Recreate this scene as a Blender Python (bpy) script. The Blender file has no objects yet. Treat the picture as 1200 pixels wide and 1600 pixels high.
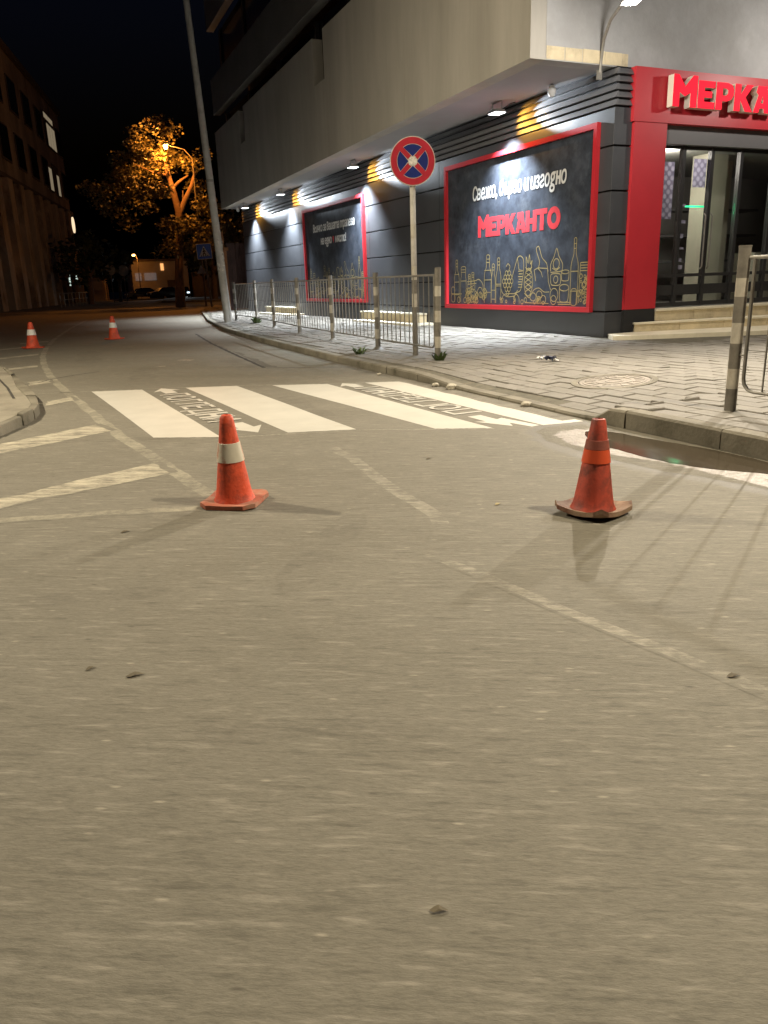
import bpy, bmesh, math, random
from mathutils import Vector, Matrix

# ------------------------------------------------------------------ camera, sky, lamps, exposure
SC = bpy.context.scene
COL = SC.collection
cam_d = bpy.data.cameras.new('camera')
cam = bpy.data.objects.new('camera', cam_d)
COL.objects.link(cam)
cam_d.sensor_width = 36.0
cam_d.lens = 27.0
cam_d.clip_start = 0.05
cam_d.clip_end = 2000.0
cam.matrix_world = Matrix(((0.9085553, 0.1468583, -0.3911010, 0.0),
                           (-0.4166044, 0.2487762, -0.8743862, 0.0),
                           (-0.0311143, 0.9573625, 0.2872088, 1.25),
                           (0, 0, 0, 1)))
SC.camera = cam
SC.view_settings.view_transform = 'Standard'
SC.view_settings.look = 'None'
SC.view_settings.gamma = 1.0
SC.view_settings.exposure = 0.0
SC.view_settings.use_curve_mapping = False
SC.cycles.use_denoising = True
SC.cycles.max_bounces = 6
SC.cycles.sample_clamp_indirect = 4.0

world = bpy.data.worlds.new('World')
SC.world = world
world.use_nodes = True
wn = world.node_tree
bg = wn.nodes['Background']
sky = wn.nodes.new('ShaderNodeTexSky')
sky.sky_type = 'NISHITA'
sky.sun_disc = False
sky.sun_elevation = math.radians(-3.5)
sky.sun_rotation = math.radians(200.0)
night = wn.nodes.new('ShaderNodeMix'); night.data_type = 'RGBA'; night.blend_type = 'MULTIPLY'; night.inputs[0].default_value = 1.0
night.inputs[7].default_value = (0.45, 0.72, 1.5, 1)      # clear cold night
wn.links.new(sky.outputs[0], night.inputs[6]); wn.links.new(night.outputs[2], bg.inputs[0])
bg.inputs[1].default_value = 0.10

def lamp(name, kind, loc, power, color, size=0.1, aim=None, cone=None, blend=0.3):
    d = bpy.data.lights.new(name, kind)
    d.energy = power
    d.color = color
    d.shadow_soft_size = size
    o = bpy.data.objects.new(name, d)
    COL.objects.link(o)
    o.location = loc
    if aim is not None:
        v = Vector(aim) - Vector(loc)
        o.rotation_euler = v.to_track_quat('-Z', 'Y').to_euler()
    if cone is not None:
        d.spot_size = math.radians(cone)
        d.spot_blend = blend
    return o

WARM = (1.0, 0.87, 0.64)
ORANGE = (1.0, 0.33, 0.045)
COOL = (0.82, 0.91, 1.0)
# street lamps of the road just outside the frame, known by the shadows they throw behind the cones
lamp('street_light_near', 'SPOT', (5.3, 0.7, 6.2), 2320, WARM, 0.10, (2.6, 2.8, 0), 165, 0.6)
lamp('street_light_across', 'SPOT', (-4.2, 10.2, 6.6), 4000, WARM, 0.10, (1.5, 9.5, 0), 156, 0.8)
# unseen orange light added behind the shop to brighten the old building
lamp('building_fill_light', 'POINT', (24.0, 62.0, 8.0), 1100, (1.0, 0.48, 0.17), 0.15)

# the twin of the corner lamp at the far side of the entrance, just outside the frame: it throws the railing shadows
lamp('entrance_lamp_light', 'SPOT', (13.6, 9.5, 4.9), 3300, (1.0, 0.90, 0.74), 0.05, (3.2, 2.2, 0), 84, 0.8)
lamp('entrance_lamp_spill', 'POINT', (13.6, 9.5, 4.8), 190, (1.0, 0.93, 0.84), 0.06)

# ------------------------------------------------------------------ helpers
def props(o, label=None, cat=None, group=None, kind=None):
    if label: o['label'] = label
    if cat: o['category'] = cat
    if group: o['group'] = group
    if kind: o['kind'] = kind
    return o

def link(name, mesh, parent=None, loc=None):
    o = bpy.data.objects.new(name, mesh)
    COL.objects.link(o)
    if parent: o.parent = parent
    if loc is not None: o.location = loc
    return o

def thing(name, loc, label, cat, group=None, rz=0.0):
    o = link(name, None, None, loc)
    o.rotation_euler = (0, 0, rz)
    return props(o, label, cat, group)

class MB:
    def __init__(s):
        s.v = []; s.f = []; s.m = []
    def add(s, vs, fs, mi=0):
        b = len(s.v)
        s.v += [tuple(v) for v in vs]
        s.f += [tuple(i + b for i in f) for f in fs]
        s.m += [mi] * len(fs)
    def box(s, a, b, mi=0):
        (x0, y0, z0), (x1, y1, z1) = a, b
        s.add([(x0,y0,z0),(x1,y0,z0),(x1,y1,z0),(x0,y1,z0),(x0,y0,z1),(x1,y0,z1),(x1,y1,z1),(x0,y1,z1)],
              [(0,3,2,1),(4,5,6,7),(0,1,5,4),(1,2,6,5),(2,3,7,6),(3,0,4,7)], mi)
    def hexa(s, p, mi=0):
        s.add(p, [(0,3,2,1),(4,5,6,7),(0,1,5,4),(1,2,6,5),(2,3,7,6),(3,0,4,7)], mi)
    def prism(s, poly, z0, z1, mi=0):
        n = len(poly)
        zz0 = z0 if callable(z0) else (lambda x, y: z0)
        zz1 = z1 if callable(z1) else (lambda x, y: z1)
        vs = [(x, y, zz0(x, y)) for x, y in poly] + [(x, y, zz1(x, y)) for x, y in poly]
        fs = [tuple(range(n - 1, -1, -1)), tuple(range(n, 2 * n))]
        fs += [(i, (i + 1) % n, n + (i + 1) % n, n + i) for i in range(n)]
        s.add(vs, fs, mi)
    def tube(s, pts, r, seg=8, mi=0, cap=True):
        pts = [Vector(p) for p in pts]
        n = len(pts)
        rr = r if isinstance(r, (list, tuple)) else [r] * n
        rings = []
        prev = None
        for i, p in enumerate(pts):
            t = (pts[min(i + 1, n - 1)] - pts[max(i - 1, 0)]).normalized()
            if prev is None:
                a = Vector((0, 0, 1)) if abs(t.z) < 0.9 else Vector((1, 0, 0))
                u = t.cross(a).normalized()
            else:
                u = (prev - t * prev.dot(t)).normalized()
            prev = u
            w = t.cross(u)
            rings.append([p + (u * math.cos(2*math.pi*k/seg) + w * math.sin(2*math.pi*k/seg)) * rr[i] for k in range(seg)])
        vs = [v for ring in rings for v in ring]
        fs = []
        for i in range(n - 1):
            for k in range(seg):
                fs.append((i*seg+k, i*seg+(k+1) % seg, (i+1)*seg+(k+1) % seg, (i+1)*seg+k))
        if cap:
            fs.append(tuple(range(seg - 1, -1, -1)))
            fs.append(tuple((n-1)*seg + k for k in range(seg)))
        s.add(vs, fs, mi)
    def lathe(s, prof, seg=24, mi=0, c=(0, 0, 0)):
        n = len(prof)
        vs = [(c[0] + r*math.cos(2*math.pi*k/seg), c[1] + r*math.sin(2*math.pi*k/seg), c[2] + z) for r, z in prof for k in range(seg)]
        fs = []
        for i in range(n - 1):
            for k in range(seg):
                fs.append((i*seg+k, i*seg+(k+1) % seg, (i+1)*seg+(k+1) % seg, (i+1)*seg+k))
        s.add(vs, fs, mi)
        
    def build(s, name, mats, parent=None, loc=None, smooth=False, kind=None, bevel=0.0):
        me = bpy.data.meshes.new(name)
        me.from_pydata(s.v, [], s.f)
        mats = mats if isinstance(mats, (list, tuple)) else [mats]
        for m in mats: me.materials.append(m)
        me.polygons.foreach_set('material_index', s.m)
        bm = bmesh.new(); bm.from_mesh(me)
        bmesh.ops.recalc_face_normals(bm, faces=bm.faces)
        bm.to_mesh(me); bm.free()
        if smooth:
            me.polygons.foreach_set('use_smooth', [True] * len(me.polygons))
            try: me.set_sharp_from_angle(angle=math.radians(40))
            except Exception: pass
        me.update()
        o = link(name, me, parent, loc)
        if bevel > 0:
            md = o.modifiers.new('bevel', 'BEVEL'); md.width = bevel; md.segments = 2; md.limit_method = 'ANGLE'
        if kind: o['kind'] = kind
        return o

def part_box(name, a, b, mat, parent, bevel=0.0):
    m = MB(); m.box(a, b)
    return m.build(name, mat, parent, bevel=bevel)

# ---- materials
def N(nt, t, **kw):
    n = nt.nodes.new(t)
    for k, v in kw.items():
        setattr(n, k, v)
    return n

def mat(name, base, rough=0.6, var=0.25, scale=4.0, bump=0.0, bscale=40.0, metal=0.0, dirt=None, dscale=1.5,
        dcut=(0.5, 0.7), emit=None, estr=0.0, stretch=(1, 1, 1), rnd=0.0, spec=0.5, island=False, rough_var=0.0):
    m = bpy.data.materials.new(name); m.use_nodes = True
    nt = m.node_tree; b = nt.nodes['Principled BSDF']; L = nt.links.new
    b.inputs['Roughness'].default_value = rough
    b.inputs['Metallic'].default_value = metal
    b.inputs['Specular IOR Level'].default_value = spec
    tc = N(nt, 'ShaderNodeTexCoord'); mp = N(nt, 'ShaderNodeMapping')
    geo = N(nt, 'ShaderNodeNewGeometry')
    L(geo.outputs['Position'], mp.inputs[0]); mp.inputs['Scale'].default_value = stretch
    n1 = N(nt, 'ShaderNodeTexNoise'); n1.inputs['Scale'].default_value = scale
    n1.inputs['Detail'].default_value = 8; n1.inputs['Roughness'].default_value = 0.65
    L(mp.outputs[0], n1.inputs['Vector'])
    rp = N(nt, 'ShaderNodeValToRGB')
    rp.color_ramp.elements[0].position = 0.3; rp.color_ramp.elements[1].position = 0.7
    lo = [max(0, c * (1 - var)) for c in base]; hi = [min(1, c * (1 + var)) for c in base]
    rp.color_ramp.elements[0].color = (*lo, 1); rp.color_ramp.elements[1].color = (*hi, 1)
    L(n1.outputs['Fac'], rp.inputs[0])
    colr = rp.outputs[0]
    if rnd > 0:
        oi = N(nt, 'ShaderNodeObjectInfo'); ad = N(nt, 'ShaderNodeMath', operation='ADD'); fr = N(nt, 'ShaderNodeMath', operation='FRACT')
        L(oi.outputs['Random'], ad.inputs[0])
        if island: L(geo.outputs['Random Per Island'], ad.inputs[1])
        else: ad.inputs[1].default_value = 0.0
        L(ad.outputs[0], fr.inputs[0])
        mr = N(nt, 'ShaderNodeMapRange'); mr.inputs['To Min'].default_value = 1 - rnd; mr.inputs['To Max'].default_value = 1 + rnd
        L(fr.outputs[0], mr.inputs[0])
        mx = N(nt, 'ShaderNodeMix', data_type='RGBA', blend_type='MULTIPLY'); mx.inputs[0].default_value = 1.0
        L(colr, mx.inputs[6]); L(mr.outputs[0], mx.inputs[7]); colr = mx.outputs[2]
    if dirt:
        n2 = N(nt, 'ShaderNodeTexNoise'); n2.inputs['Scale'].default_value = dscale; n2.inputs['Detail'].default_value = 9
        n2.inputs['Roughness'].default_value = 0.7
        L(mp.outputs[0], n2.inputs['Vector'])
        r2 = N(nt, 'ShaderNodeMapRange'); r2.inputs['From Min'].default_value = dcut[0]; r2.inputs['From Max'].default_value = dcut[1]
        L(n2.outputs['Fac'], r2.inputs[0])
        mx = N(nt, 'ShaderNodeMix', data_type='RGBA'); L(r2.outputs[0], mx.inputs[0]); L(colr, mx.inputs[6])
        mx.inputs[7].default_value = (*dirt, 1); colr = mx.outputs[2]
    L(colr, b.inputs['Base Color'])
    if rough_var > 0:
        r3 = N(nt, 'ShaderNodeMapRange'); r3.inputs['To Min'].default_value = max(0.02, rough - rough_var); r3.inputs['To Max'].default_value = min(1, rough + rough_var)
        r3.inputs['From Min'].default_value = 0.3; r3.inputs['From Max'].default_value = 0.7
        L(n1.outputs['Fac'], r3.inputs[0]); L(r3.outputs[0], b.inputs['Roughness'])
    if bump > 0:
        n3 = N(nt, 'ShaderNodeTexNoise'); n3.inputs['Scale'].default_value = bscale; n3.inputs['Detail'].default_value = 5
        L(mp.outputs[0], n3.inputs['Vector'])
        bp = N(nt, 'ShaderNodeBump'); bp.inputs['Strength'].default_value = bump; bp.inputs['Distance'].default_value = 0.02
        L(n3.outputs['Fac'], bp.inputs['Height']); L(bp.outputs[0], b.inputs['Normal'])
    if emit:
        b.inputs['Emission Color'].default_value = (*emit, 1); b.inputs['Emission Strength'].default_value = estr
    return m

def asphalt_mat(name='asphalt', over=None, cover=1.0, grain=22.0, rough=None, sharp=4.0, stretch=(1, 1, 1), bump=0.35):
    m = bpy.data.materials.new(name); m.use_nodes = True
    nt = m.node_tree; b = nt.nodes['Principled BSDF']; L = nt.links.new
    geo = N(nt, 'ShaderNodeNewGeometry')
    mp = N(nt, 'ShaderNodeMapping', vector_type='TEXTURE'); L(geo.outputs['Position'], mp.inputs[0])
    # grain drawn out along one slant to paint in motion blur
    mp.inputs['Rotation'].default_value = (0, 0, math.radians(-30))
    mp.inputs['Scale'].default_value = (3.3, 1, 1)
    def noise(scale, det, rg, src):
        n = N(nt, 'ShaderNodeTexNoise'); n.inputs['Scale'].default_value = scale
        n.inputs['Detail'].default_value = det; n.inputs['Roughness'].default_value = rg
        L(src, n.inputs['Vector']); return n
    big = noise(0.35, 6, 0.6, geo.outputs['Position'])
    mid = noise(2.3, 8, 0.65, mp.outputs[0])
    fine = noise(95, 5, 0.75, mp.outputs[0])
    rp = N(nt, 'ShaderNodeValToRGB')
    rp.color_ramp.elements[0].position = 0.32; rp.color_ramp.elements[0].color = (0.150, 0.136, 0.104, 1)
    rp.color_ramp.elements[1].position = 0.70; rp.color_ramp.elements[1].color = (0.205, 0.188, 0.150, 1)
    mix0 = N(nt, 'ShaderNodeMath', operation='MULTIPLY_ADD'); mix0.inputs[1].default_value = 0.5
    half = N(nt, 'ShaderNodeMath', operation='MULTIPLY'); half.inputs[1].default_value = 0.5
    L(mid.outputs['Fac'], half.inputs[0]); L(big.outputs['Fac'], mix0.inputs[0]); L(half.outputs[0], mix0.inputs[2])
    L(mix0.outputs[0], rp.inputs[0])
    fr = N(nt, 'ShaderNodeMapRange'); fr.inputs['From Min'].default_value = 0.25; fr.inputs['From Max'].default_value = 0.75
    fr.inputs['To Min'].default_value = 0.72; fr.inputs['To Max'].default_value = 1.28
    L(fine.outputs['Fac'], fr.inputs[0])
    mx = N(nt, 'ShaderNodeMix', data_type='RGBA', blend_type='MULTIPLY'); mx.inputs[0].default_value = 1
    L(rp.outputs[0], mx.inputs[6]); L(fr.outputs[0], mx.inputs[7])
    # pale stone chips and dark pits in the wearing course
    vor = N(nt, 'ShaderNodeTexVoronoi'); vor.inputs['Scale'].default_value = 26; L(mp.outputs[0], vor.inputs['Vector'])
    lt = N(nt, 'ShaderNodeMapRange'); lt.inputs['From Min'].default_value = 0.16; lt.inputs['From Max'].default_value = 0.05
    L(vor.outputs['Distance'], lt.inputs[0])
    sel = N(nt, 'ShaderNodeSeparateColor'); L(vor.outputs['Color'], sel.inputs[0])
    gt = N(nt, 'ShaderNodeMath', operation='GREATER_THAN'); gt.inputs[1].default_value = 0.78; L(sel.outputs[0], gt.inputs[0])
    ml = N(nt, 'ShaderNodeMath', operation='MULTIPLY'); L(lt.outputs[0], ml.inputs[0]); L(gt.outputs[0], ml.inputs[1])
    ms = N(nt, 'ShaderNodeMath', operation='MULTIPLY'); ms.inputs[1].default_value = 0.55; L(ml.outputs[0], ms.inputs[0])
    m2 = N(nt, 'ShaderNodeMix', data_type='RGBA'); L(ms.outputs[0], m2.inputs[0]); L(mx.outputs[2], m2.inputs[6]); m2.inputs[7].default_value = (0.42, 0.38, 0.30, 1)
    lt2 = N(nt, 'ShaderNodeMath', operation='LESS_THAN'); lt2.inputs[1].default_value = 0.10; L(sel.outputs[1], lt2.inputs[0])
    md = N(nt, 'ShaderNodeMath', operation='MULTIPLY'); L(lt.outputs[0], md.inputs[0]); L(lt2.outputs[0], md.inputs[1])
    md2 = N(nt, 'ShaderNodeMath', operation='MULTIPLY'); md2.inputs[1].default_value = 0.6; L(md.outputs[0], md2.inputs[0])
    m3 = N(nt, 'ShaderNodeMix', data_type='RGBA'); L(md2.outputs[0], m3.inputs[0]); L(m2.outputs[2], m3.inputs[6]); m3.inputs[7].default_value = (0.06, 0.052, 0.04, 1)
    # long pale and dark smears painted along the same slant as motion blur
    mps = N(nt, 'ShaderNodeMapping', vector_type='TEXTURE'); L(geo.outputs['Position'], mps.inputs[0])
    mps.inputs['Rotation'].default_value = (0, 0, math.radians(-30)); mps.inputs['Scale'].default_value = (7.0, 1, 1)
    sm = noise(42, 3, 0.6, mps.outputs[0])
    pa = N(nt, 'ShaderNodeMapRange'); pa.inputs['From Min'].default_value = 0.555; pa.inputs['From Max'].default_value = 0.72; pa.inputs['To Max'].default_value = 0.55; L(sm.outputs['Fac'], pa.inputs[0])
    m4 = N(nt, 'ShaderNodeMix', data_type='RGBA'); L(pa.outputs[0], m4.inputs[0]); L(m3.outputs[2], m4.inputs[6]); m4.inputs[7].default_value = (0.33, 0.30, 0.245, 1)
    da = N(nt, 'ShaderNodeMapRange'); da.inputs['From Min'].default_value = 0.45; da.inputs['From Max'].default_value = 0.29; da.inputs['To Max'].default_value = 0.55; L(sm.outputs['Fac'], da.inputs[0])
    m5 = N(nt, 'ShaderNodeMix', data_type='RGBA'); L(da.outputs[0], m5.inputs[0]); L(m4.outputs[2], m5.inputs[6]); m5.inputs[7].default_value = (0.085, 0.077, 0.058, 1)
    col_ = m5.outputs[2]
    b.inputs['Roughness'].default_value = 0.78
    if over is not None:
        at = N(nt, 'ShaderNodeAttribute'); at.attribute_name = 'wear'
        mo = N(nt, 'ShaderNodeMapping', vector_type='TEXTURE'); L(geo.outputs['Position'], mo.inputs[0]); mo.inputs['Rotation'].default_value = (0, 0, math.radians(-30)); mo.inputs['Scale'].default_value = [1/q for q in stretch]
        ns_ = noise(grain, 7, 0.72, mo.outputs[0])
        sb = N(nt, 'ShaderNodeMath', operation='ADD'); L(at.outputs['Fac'], sb.inputs[0]); L(ns_.outputs['Fac'], sb.inputs[1])
        sc_ = N(nt, 'ShaderNodeMath', operation='MULTIPLY_ADD'); sc_.inputs[1].default_value = sharp; sc_.inputs[2].default_value = -sharp*(2.0-cover); sc_.use_clamp = True; L(sb.outputs[0], sc_.inputs[0])
        mk = N(nt, 'ShaderNodeMath', operation='MULTIPLY'); L(sc_.outputs[0], mk.inputs[0]); mk.inputs[1].default_value = 0.95
        mo2 = N(nt, 'ShaderNodeMix', data_type='RGBA'); L(mk.outputs[0], mo2.inputs[0]); L(col_, mo2.inputs[6])
        og = N(nt, 'ShaderNodeMix', data_type='RGBA', blend_type='MULTIPLY'); og.inputs[0].default_value = 1; og.inputs[6].default_value = (*over, 1); L(fr.outputs[0], og.inputs[7])
        L(og.outputs[2], mo2.inputs[7]); col_ = mo2.outputs[2]
        if rough is not None:
            rr = N(nt, 'ShaderNodeMapRange'); rr.inputs['To Min'].default_value = 0.78; rr.inputs['To Max'].default_value = rough; L(mk.outputs[0], rr.inputs[0]); L(rr.outputs[0], b.inputs['Roughness'])
    L(col_, b.inputs['Base Color'])
    b.inputs['Specular IOR Level'].default_value = 0.35
    bp = N(nt, 'ShaderNodeBump'); bp.inputs['Strength'].default_value = bump; bp.inputs['Distance'].default_value = 0.01
    L(fine.outputs['Fac'], bp.inputs['Height']); L(bp.outputs[0], b.inputs['Normal'])
    return m

def worn_paint(name, paint, cut, scale=5.0, stretch=(1, 1, 1), under=(0.17, 0.155, 0.12)):
    return mat(name, paint, rough=0.65, var=0.08, scale=3, bump=0.15, bscale=90, dirt=under, dscale=scale, dcut=cut, stretch=stretch)

M = {}
M['asphalt'] = asphalt_mat()
M['line_soft'] = asphalt_mat('faded_edge_line', (0.36, 0.33, 0.25), 0.80, 14, sharp=2.6)
M['scuff_soft'] = asphalt_mat('scuffed_old_line', (0.36, 0.33, 0.265), 0.60, 20, sharp=4.0, stretch=(0.35, 1, 1))
M['damp_soft'] = asphalt_mat('damp_asphalt', (0.115, 0.103, 0.08), 0.90, 5, rough=0.6, sharp=2.2)
M['wet_soft'] = asphalt_mat('wet_silt_sheen', (0.40, 0.36, 0.335), 0.70, 24, rough=0.30, sharp=5.0, stretch=(0.5, 1, 1), bump=0.9)  # base lightened to pinkish white to paint in the reflected lamp light
M['patch_soft'] = asphalt_mat('newer_asphalt_patch', (0.118, 0.107, 0.085), 1.0, 7, sharp=6.0)
M['gutter_soft'] = asphalt_mat('gutter_grime', (0.085, 0.075, 0.055), 0.80, 9, sharp=2.2)
M['stain_soft'] = asphalt_mat('oil_stain', (0.095, 0.085, 0.066), 0.62, 4, sharp=1.6)
M['hatch_soft'] = asphalt_mat('worn_hatch_paint', (0.50, 0.45, 0.34), 0.62, 13, sharp=4.5, stretch=(0.28, 1, 1))
M['paint'] = mat('white_road_paint', (0.535, 0.51, 0.445), 0.55, 0.07, 2.5, 0.12, 80, dirt=(0.45, 0.41, 0.31), dscale=2.2, dcut=(0.60, 0.80))
M['paint_old'] = worn_paint('worn_cream_paint', (0.56, 0.50, 0.36), (0.52, 0.62), 7.0, (0.6, 2.4, 1))
M['paint_line'] = worn_paint('faded_line_paint', (0.305, 0.275, 0.205), (0.42, 0.66), 6.0)
M['paint_faint'] = worn_paint('scuffed_line_paint', (0.33, 0.30, 0.24), (0.36, 0.56), 16.0, (1.3, 0.6, 1))
M['paint_flake'] = mat('paint_flakes', (0.30, 0.275, 0.22), 0.7, 0.2, 9)
M['crack'] = mat('crack_tar', (0.045, 0.04, 0.032), 0.9, 0.4, 6)
M['tar_patch'] = mat('newer_asphalt', (0.125, 0.114, 0.09), 0.8, 0.25, 9, 0.3, 60)
M['tile'] = mat('concrete_paver', (0.185, 0.169, 0.143), 0.8, 0.14, 9, 0.25, 60, dirt=(0.135, 0.122, 0.09), dscale=1.4, dcut=(0.50, 0.78), rnd=0.07, island=True)
M['joint'] = mat('mossy_joint', (0.105, 0.094, 0.066), 0.95, 0.4, 12)
M['kerb'] = mat('kerb_concrete', (0.22, 0.197, 0.150), 0.85, 0.25, 5, 0.35, 35, dirt=(0.085, 0.075, 0.05), dscale=2.5, dcut=(0.42, 0.68), rnd=0.14)
M['island'] = mat('island_concrete', (0.24, 0.215, 0.165), 0.9, 0.2, 3, 0.3, 30, dirt=(0.14, 0.12, 0.09), dscale=1.2, dcut=(0.5, 0.75))
M['clad'] = mat('anthracite_panel', (0.050, 0.052, 0.057), 0.42, 0.14, 1.2, 0.04, 20, rough_var=0.08)
M['black'] = mat('black_joint', (0.012, 0.012, 0.013), 0.8, 0.1)
M['slat'] = mat('anthracite_slat', (0.11, 0.11, 0.115), 0.38, 0.1, 2)
M['soffit'] = mat('soffit_render', (0.33, 0.325, 0.335), 0.85, 0.06, 1.0, 0.05, 30)
M['concrete'] = mat('streaked_concrete', (0.43, 0.40, 0.35), 0.92, 0.09, 0.9, 0.10, 14, dirt=(0.335, 0.31, 0.265), dscale=0.7, dcut=(0.40, 0.74), stretch=(1.3, 1.3, 0.24))
M['concrete_dark'] = mat('dim_concrete', (0.15, 0.14, 0.125), 0.92, 0.12, 0.9, 0.1, 14)  # darker concrete copy that paints in the dim light on the upper storeys
M['plaster'] = mat('grey_plaster', (0.40, 0.395, 0.39), 0.9, 0.14, 1.3, 0.25, 12, dirt=(0.33, 0.32, 0.305), dscale=1.1, dcut=(0.45, 0.75))  # base tone raised to paint in the glare round the lamp
M['darkglass'] = mat('dark_window_glass', (0.012, 0.014, 0.018), 0.12, 0.2, 2)
M['red'] = mat('red_cladding', (0.48, 0.025, 0.035), 0.45, 0.06, 2, 0.03, 20)
M['frame_red'] = mat('red_frame', (0.46, 0.020, 0.028), 0.4, 0.05, 3)
M['print'] = mat('poster_print', (0.038, 0.044, 0.057), 0.55, 0.5, 3.2, 0.06, 5, dirt=(0.085, 0.093, 0.108), dscale=2.4, dcut=(0.5, 0.8), spec=0.15)
M['white_print'] = mat('white_print', (0.62, 0.62, 0.61), 0.7, 0.03, spec=0.1)
M['red_print'] = mat('red_print', (0.52, 0.035, 0.045), 0.5, 0.04)
M['gold_print'] = mat('gold_print', (0.30, 0.235, 0.095), 0.5, 0.3, 6)
M['letter_red'] = mat('lit_red_letter', (0.34, 0.008, 0.016), 0.6, 0.03, emit=(1.0, 0.008, 0.032), estr=1.05, spec=0.1)
M['letter_side'] = mat('cream_letter_side', (0.72, 0.66, 0.55), 0.5, 0.05)
M['stone'] = mat('step_stone', (0.62, 0.52, 0.34), 0.7, 0.15, 4, 0.15, 30, dirt=(0.30, 0.24, 0.15), dscale=1.6, dcut=(0.5, 0.75), rnd=0.12)
M['cap'] = mat('pale_tread', (0.72, 0.65, 0.49), 0.6, 0.1, 5, 0.1, 30)
M['steel'] = mat('galvanised_steel', (0.26, 0.245, 0.215), 0.5, 0.25, 10, 0.1, 50, metal=0.35, dirt=(0.11, 0.08, 0.05), dscale=5, dcut=(0.52, 0.75))
M['post_dark'] = mat('grimy_post_paint', (0.15, 0.135, 0.11), 0.6, 0.3, 10, 0.1, 50)
M['post_white'] = mat('dull_white_post_paint', (0.42, 0.385, 0.315), 0.55, 0.18, 12, 0.1, 50, dirt=(0.20, 0.16, 0.11), dscale=6, dcut=(0.52, 0.72))
M['pole_conc'] = mat('pole_concrete', (0.44, 0.415, 0.37), 0.85, 0.15, 5, 0.2, 40, dirt=(0.29, 0.26, 0.22), dscale=3, dcut=(0.5, 0.8))
M['flyer'] = mat('torn_paper', (0.62, 0.58, 0.50), 0.9, 0.3, 30, dirt=(0.28, 0.25, 0.22), dscale=14, dcut=(0.45, 0.6))
M['cone'] = mat('orange_rubber', (0.62, 0.075, 0.025), 0.6, 0.22, 8, 0.2, 50, dirt=(0.26, 0.05, 0.028), dscale=11, dcut=(0.50, 0.72))
M['cone_dirty'] = mat('grimy_red_rubber', (0.46, 0.062, 0.032), 0.6, 0.2, 9, 0.1, 50, dirt=(0.12, 0.035, 0.024), dscale=10, dcut=(0.46, 0.70))
M['cone_fluo'] = mat('orange_foil', (0.66, 0.09, 0.03), 0.35, 0.06, 6)
M['cone_band'] = mat('scuffed_white_foil', (0.62, 0.57, 0.46), 0.5, 0.1, 9, dirt=(0.46, 0.13, 0.07), dscale=9, dcut=(0.50, 0.60), stretch=(1, 1, 0.5))
M['cone_band_new'] = mat('white_foil', (0.78, 0.76, 0.70), 0.4, 0.05, 9)
M['cone_grime'] = mat('grimy_foil', (0.26, 0.068, 0.045), 0.7, 0.3, 9)
M['cone_base'] = mat('dusty_rubber_base', (0.42, 0.13, 0.075), 0.75, 0.2, 9, 0.2, 40, dirt=(0.36, 0.24, 0.16), dscale=7, dcut=(0.45, 0.7))
M['cone_base_brown'] = mat('brown_rubber_base', (0.30, 0.20, 0.13), 0.8, 0.2, 9, 0.2, 40, dirt=(0.16, 0.06, 0.035), dscale=6, dcut=(0.45, 0.65))
M['sign_red'] = mat('sign_red', (0.33, 0.014, 0.026), 0.6, 0.15, 8, spec=0.15)
M['sign_blue'] = mat('sign_blue', (0.010, 0.018, 0.115), 0.6, 0.15, 8, spec=0.12)
M['sign_blue2'] = mat('crossing_sign_blue', (0.08, 0.22, 0.80), 0.4, 0.08, 8)
M['sign_edge'] = mat('sign_edge_grey', (0.42, 0.36, 0.31), 0.5, 0.15, 12)
M['sign_back'] = mat('sign_back', (0.30, 0.29, 0.27), 0.5, 0.2, 6, metal=0.4)
M['white'] = mat('white_enamel', (0.75, 0.75, 0.73), 0.4, 0.04)
M['iron'] = mat('cast_iron', (0.20, 0.175, 0.14), 0.5, 0.3, 12, 0.3, 60, metal=0.3)
M['weed'] = mat('weed_leaf', (0.075, 0.11, 0.03), 0.7, 0.4, 20)
M['leaf_dry'] = mat('dry_leaf', (0.11, 0.088, 0.052), 0.8, 0.3, 20)
M['leaf_pale'] = mat('pale_dry_leaf', (0.35, 0.29, 0.15), 0.8, 0.3, 20)
M['rubble'] = mat('concrete_rubble', (0.42, 0.38, 0.30), 0.9, 0.2, 20, 0.3, 40)
M['bark'] = mat('bark', (0.15, 0.095, 0.06), 0.9, 0.3, 6, 0.4, 12)
M['foliage'] = mat('foliage', (0.11, 0.095, 0.035), 0.6, 0.6, 3, rnd=0.3, island=True)
M['foliage_dark'] = mat('dark_foliage', (0.05, 0.06, 0.025), 0.7, 0.4, 3, rnd=0.3, island=True)
M['old_wall'] = mat('old_render', (0.38, 0.30, 0.23), 0.9, 0.3, 0.5, 0.2, 3, dirt=(0.17, 0.135, 0.10), dscale=0.35, dcut=(0.45, 0.65), stretch=(1, 1, 0.35))
M['old_pier'] = mat('pier_render', (0.46, 0.36, 0.26), 0.9, 0.25, 0.7, 0.2, 3, dirt=(0.15, 0.105, 0.07), dscale=0.5, dcut=(0.48, 0.66), stretch=(1, 1, 0.4))
M['old_dark'] = mat('old_dark_render', (0.11, 0.085, 0.065), 0.9, 0.3, 0.6)
M['win_lit'] = mat('lit_window', (0.4, 0.38, 0.3), 0.4, 0.1, 3, emit=(1.0, 0.80, 0.52), estr=0.19)
M['win_cool'] = mat('cool_lit_window', (0.4, 0.4, 0.4), 0.4, 0.1, 3, emit=(0.75, 0.95, 0.85), estr=0.8)
M['clock'] = mat('round_light_glass', (0.6, 0.5, 0.4), 0.4, 0.05, 3, emit=(1.0, 0.76, 0.48), estr=1.1)
M['bulb_orange'] = mat('sodium_glass', (0.6, 0.4, 0.2), 0.4, 0.02, emit=(1.0, 0.50, 0.12), estr=14.0)
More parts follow.
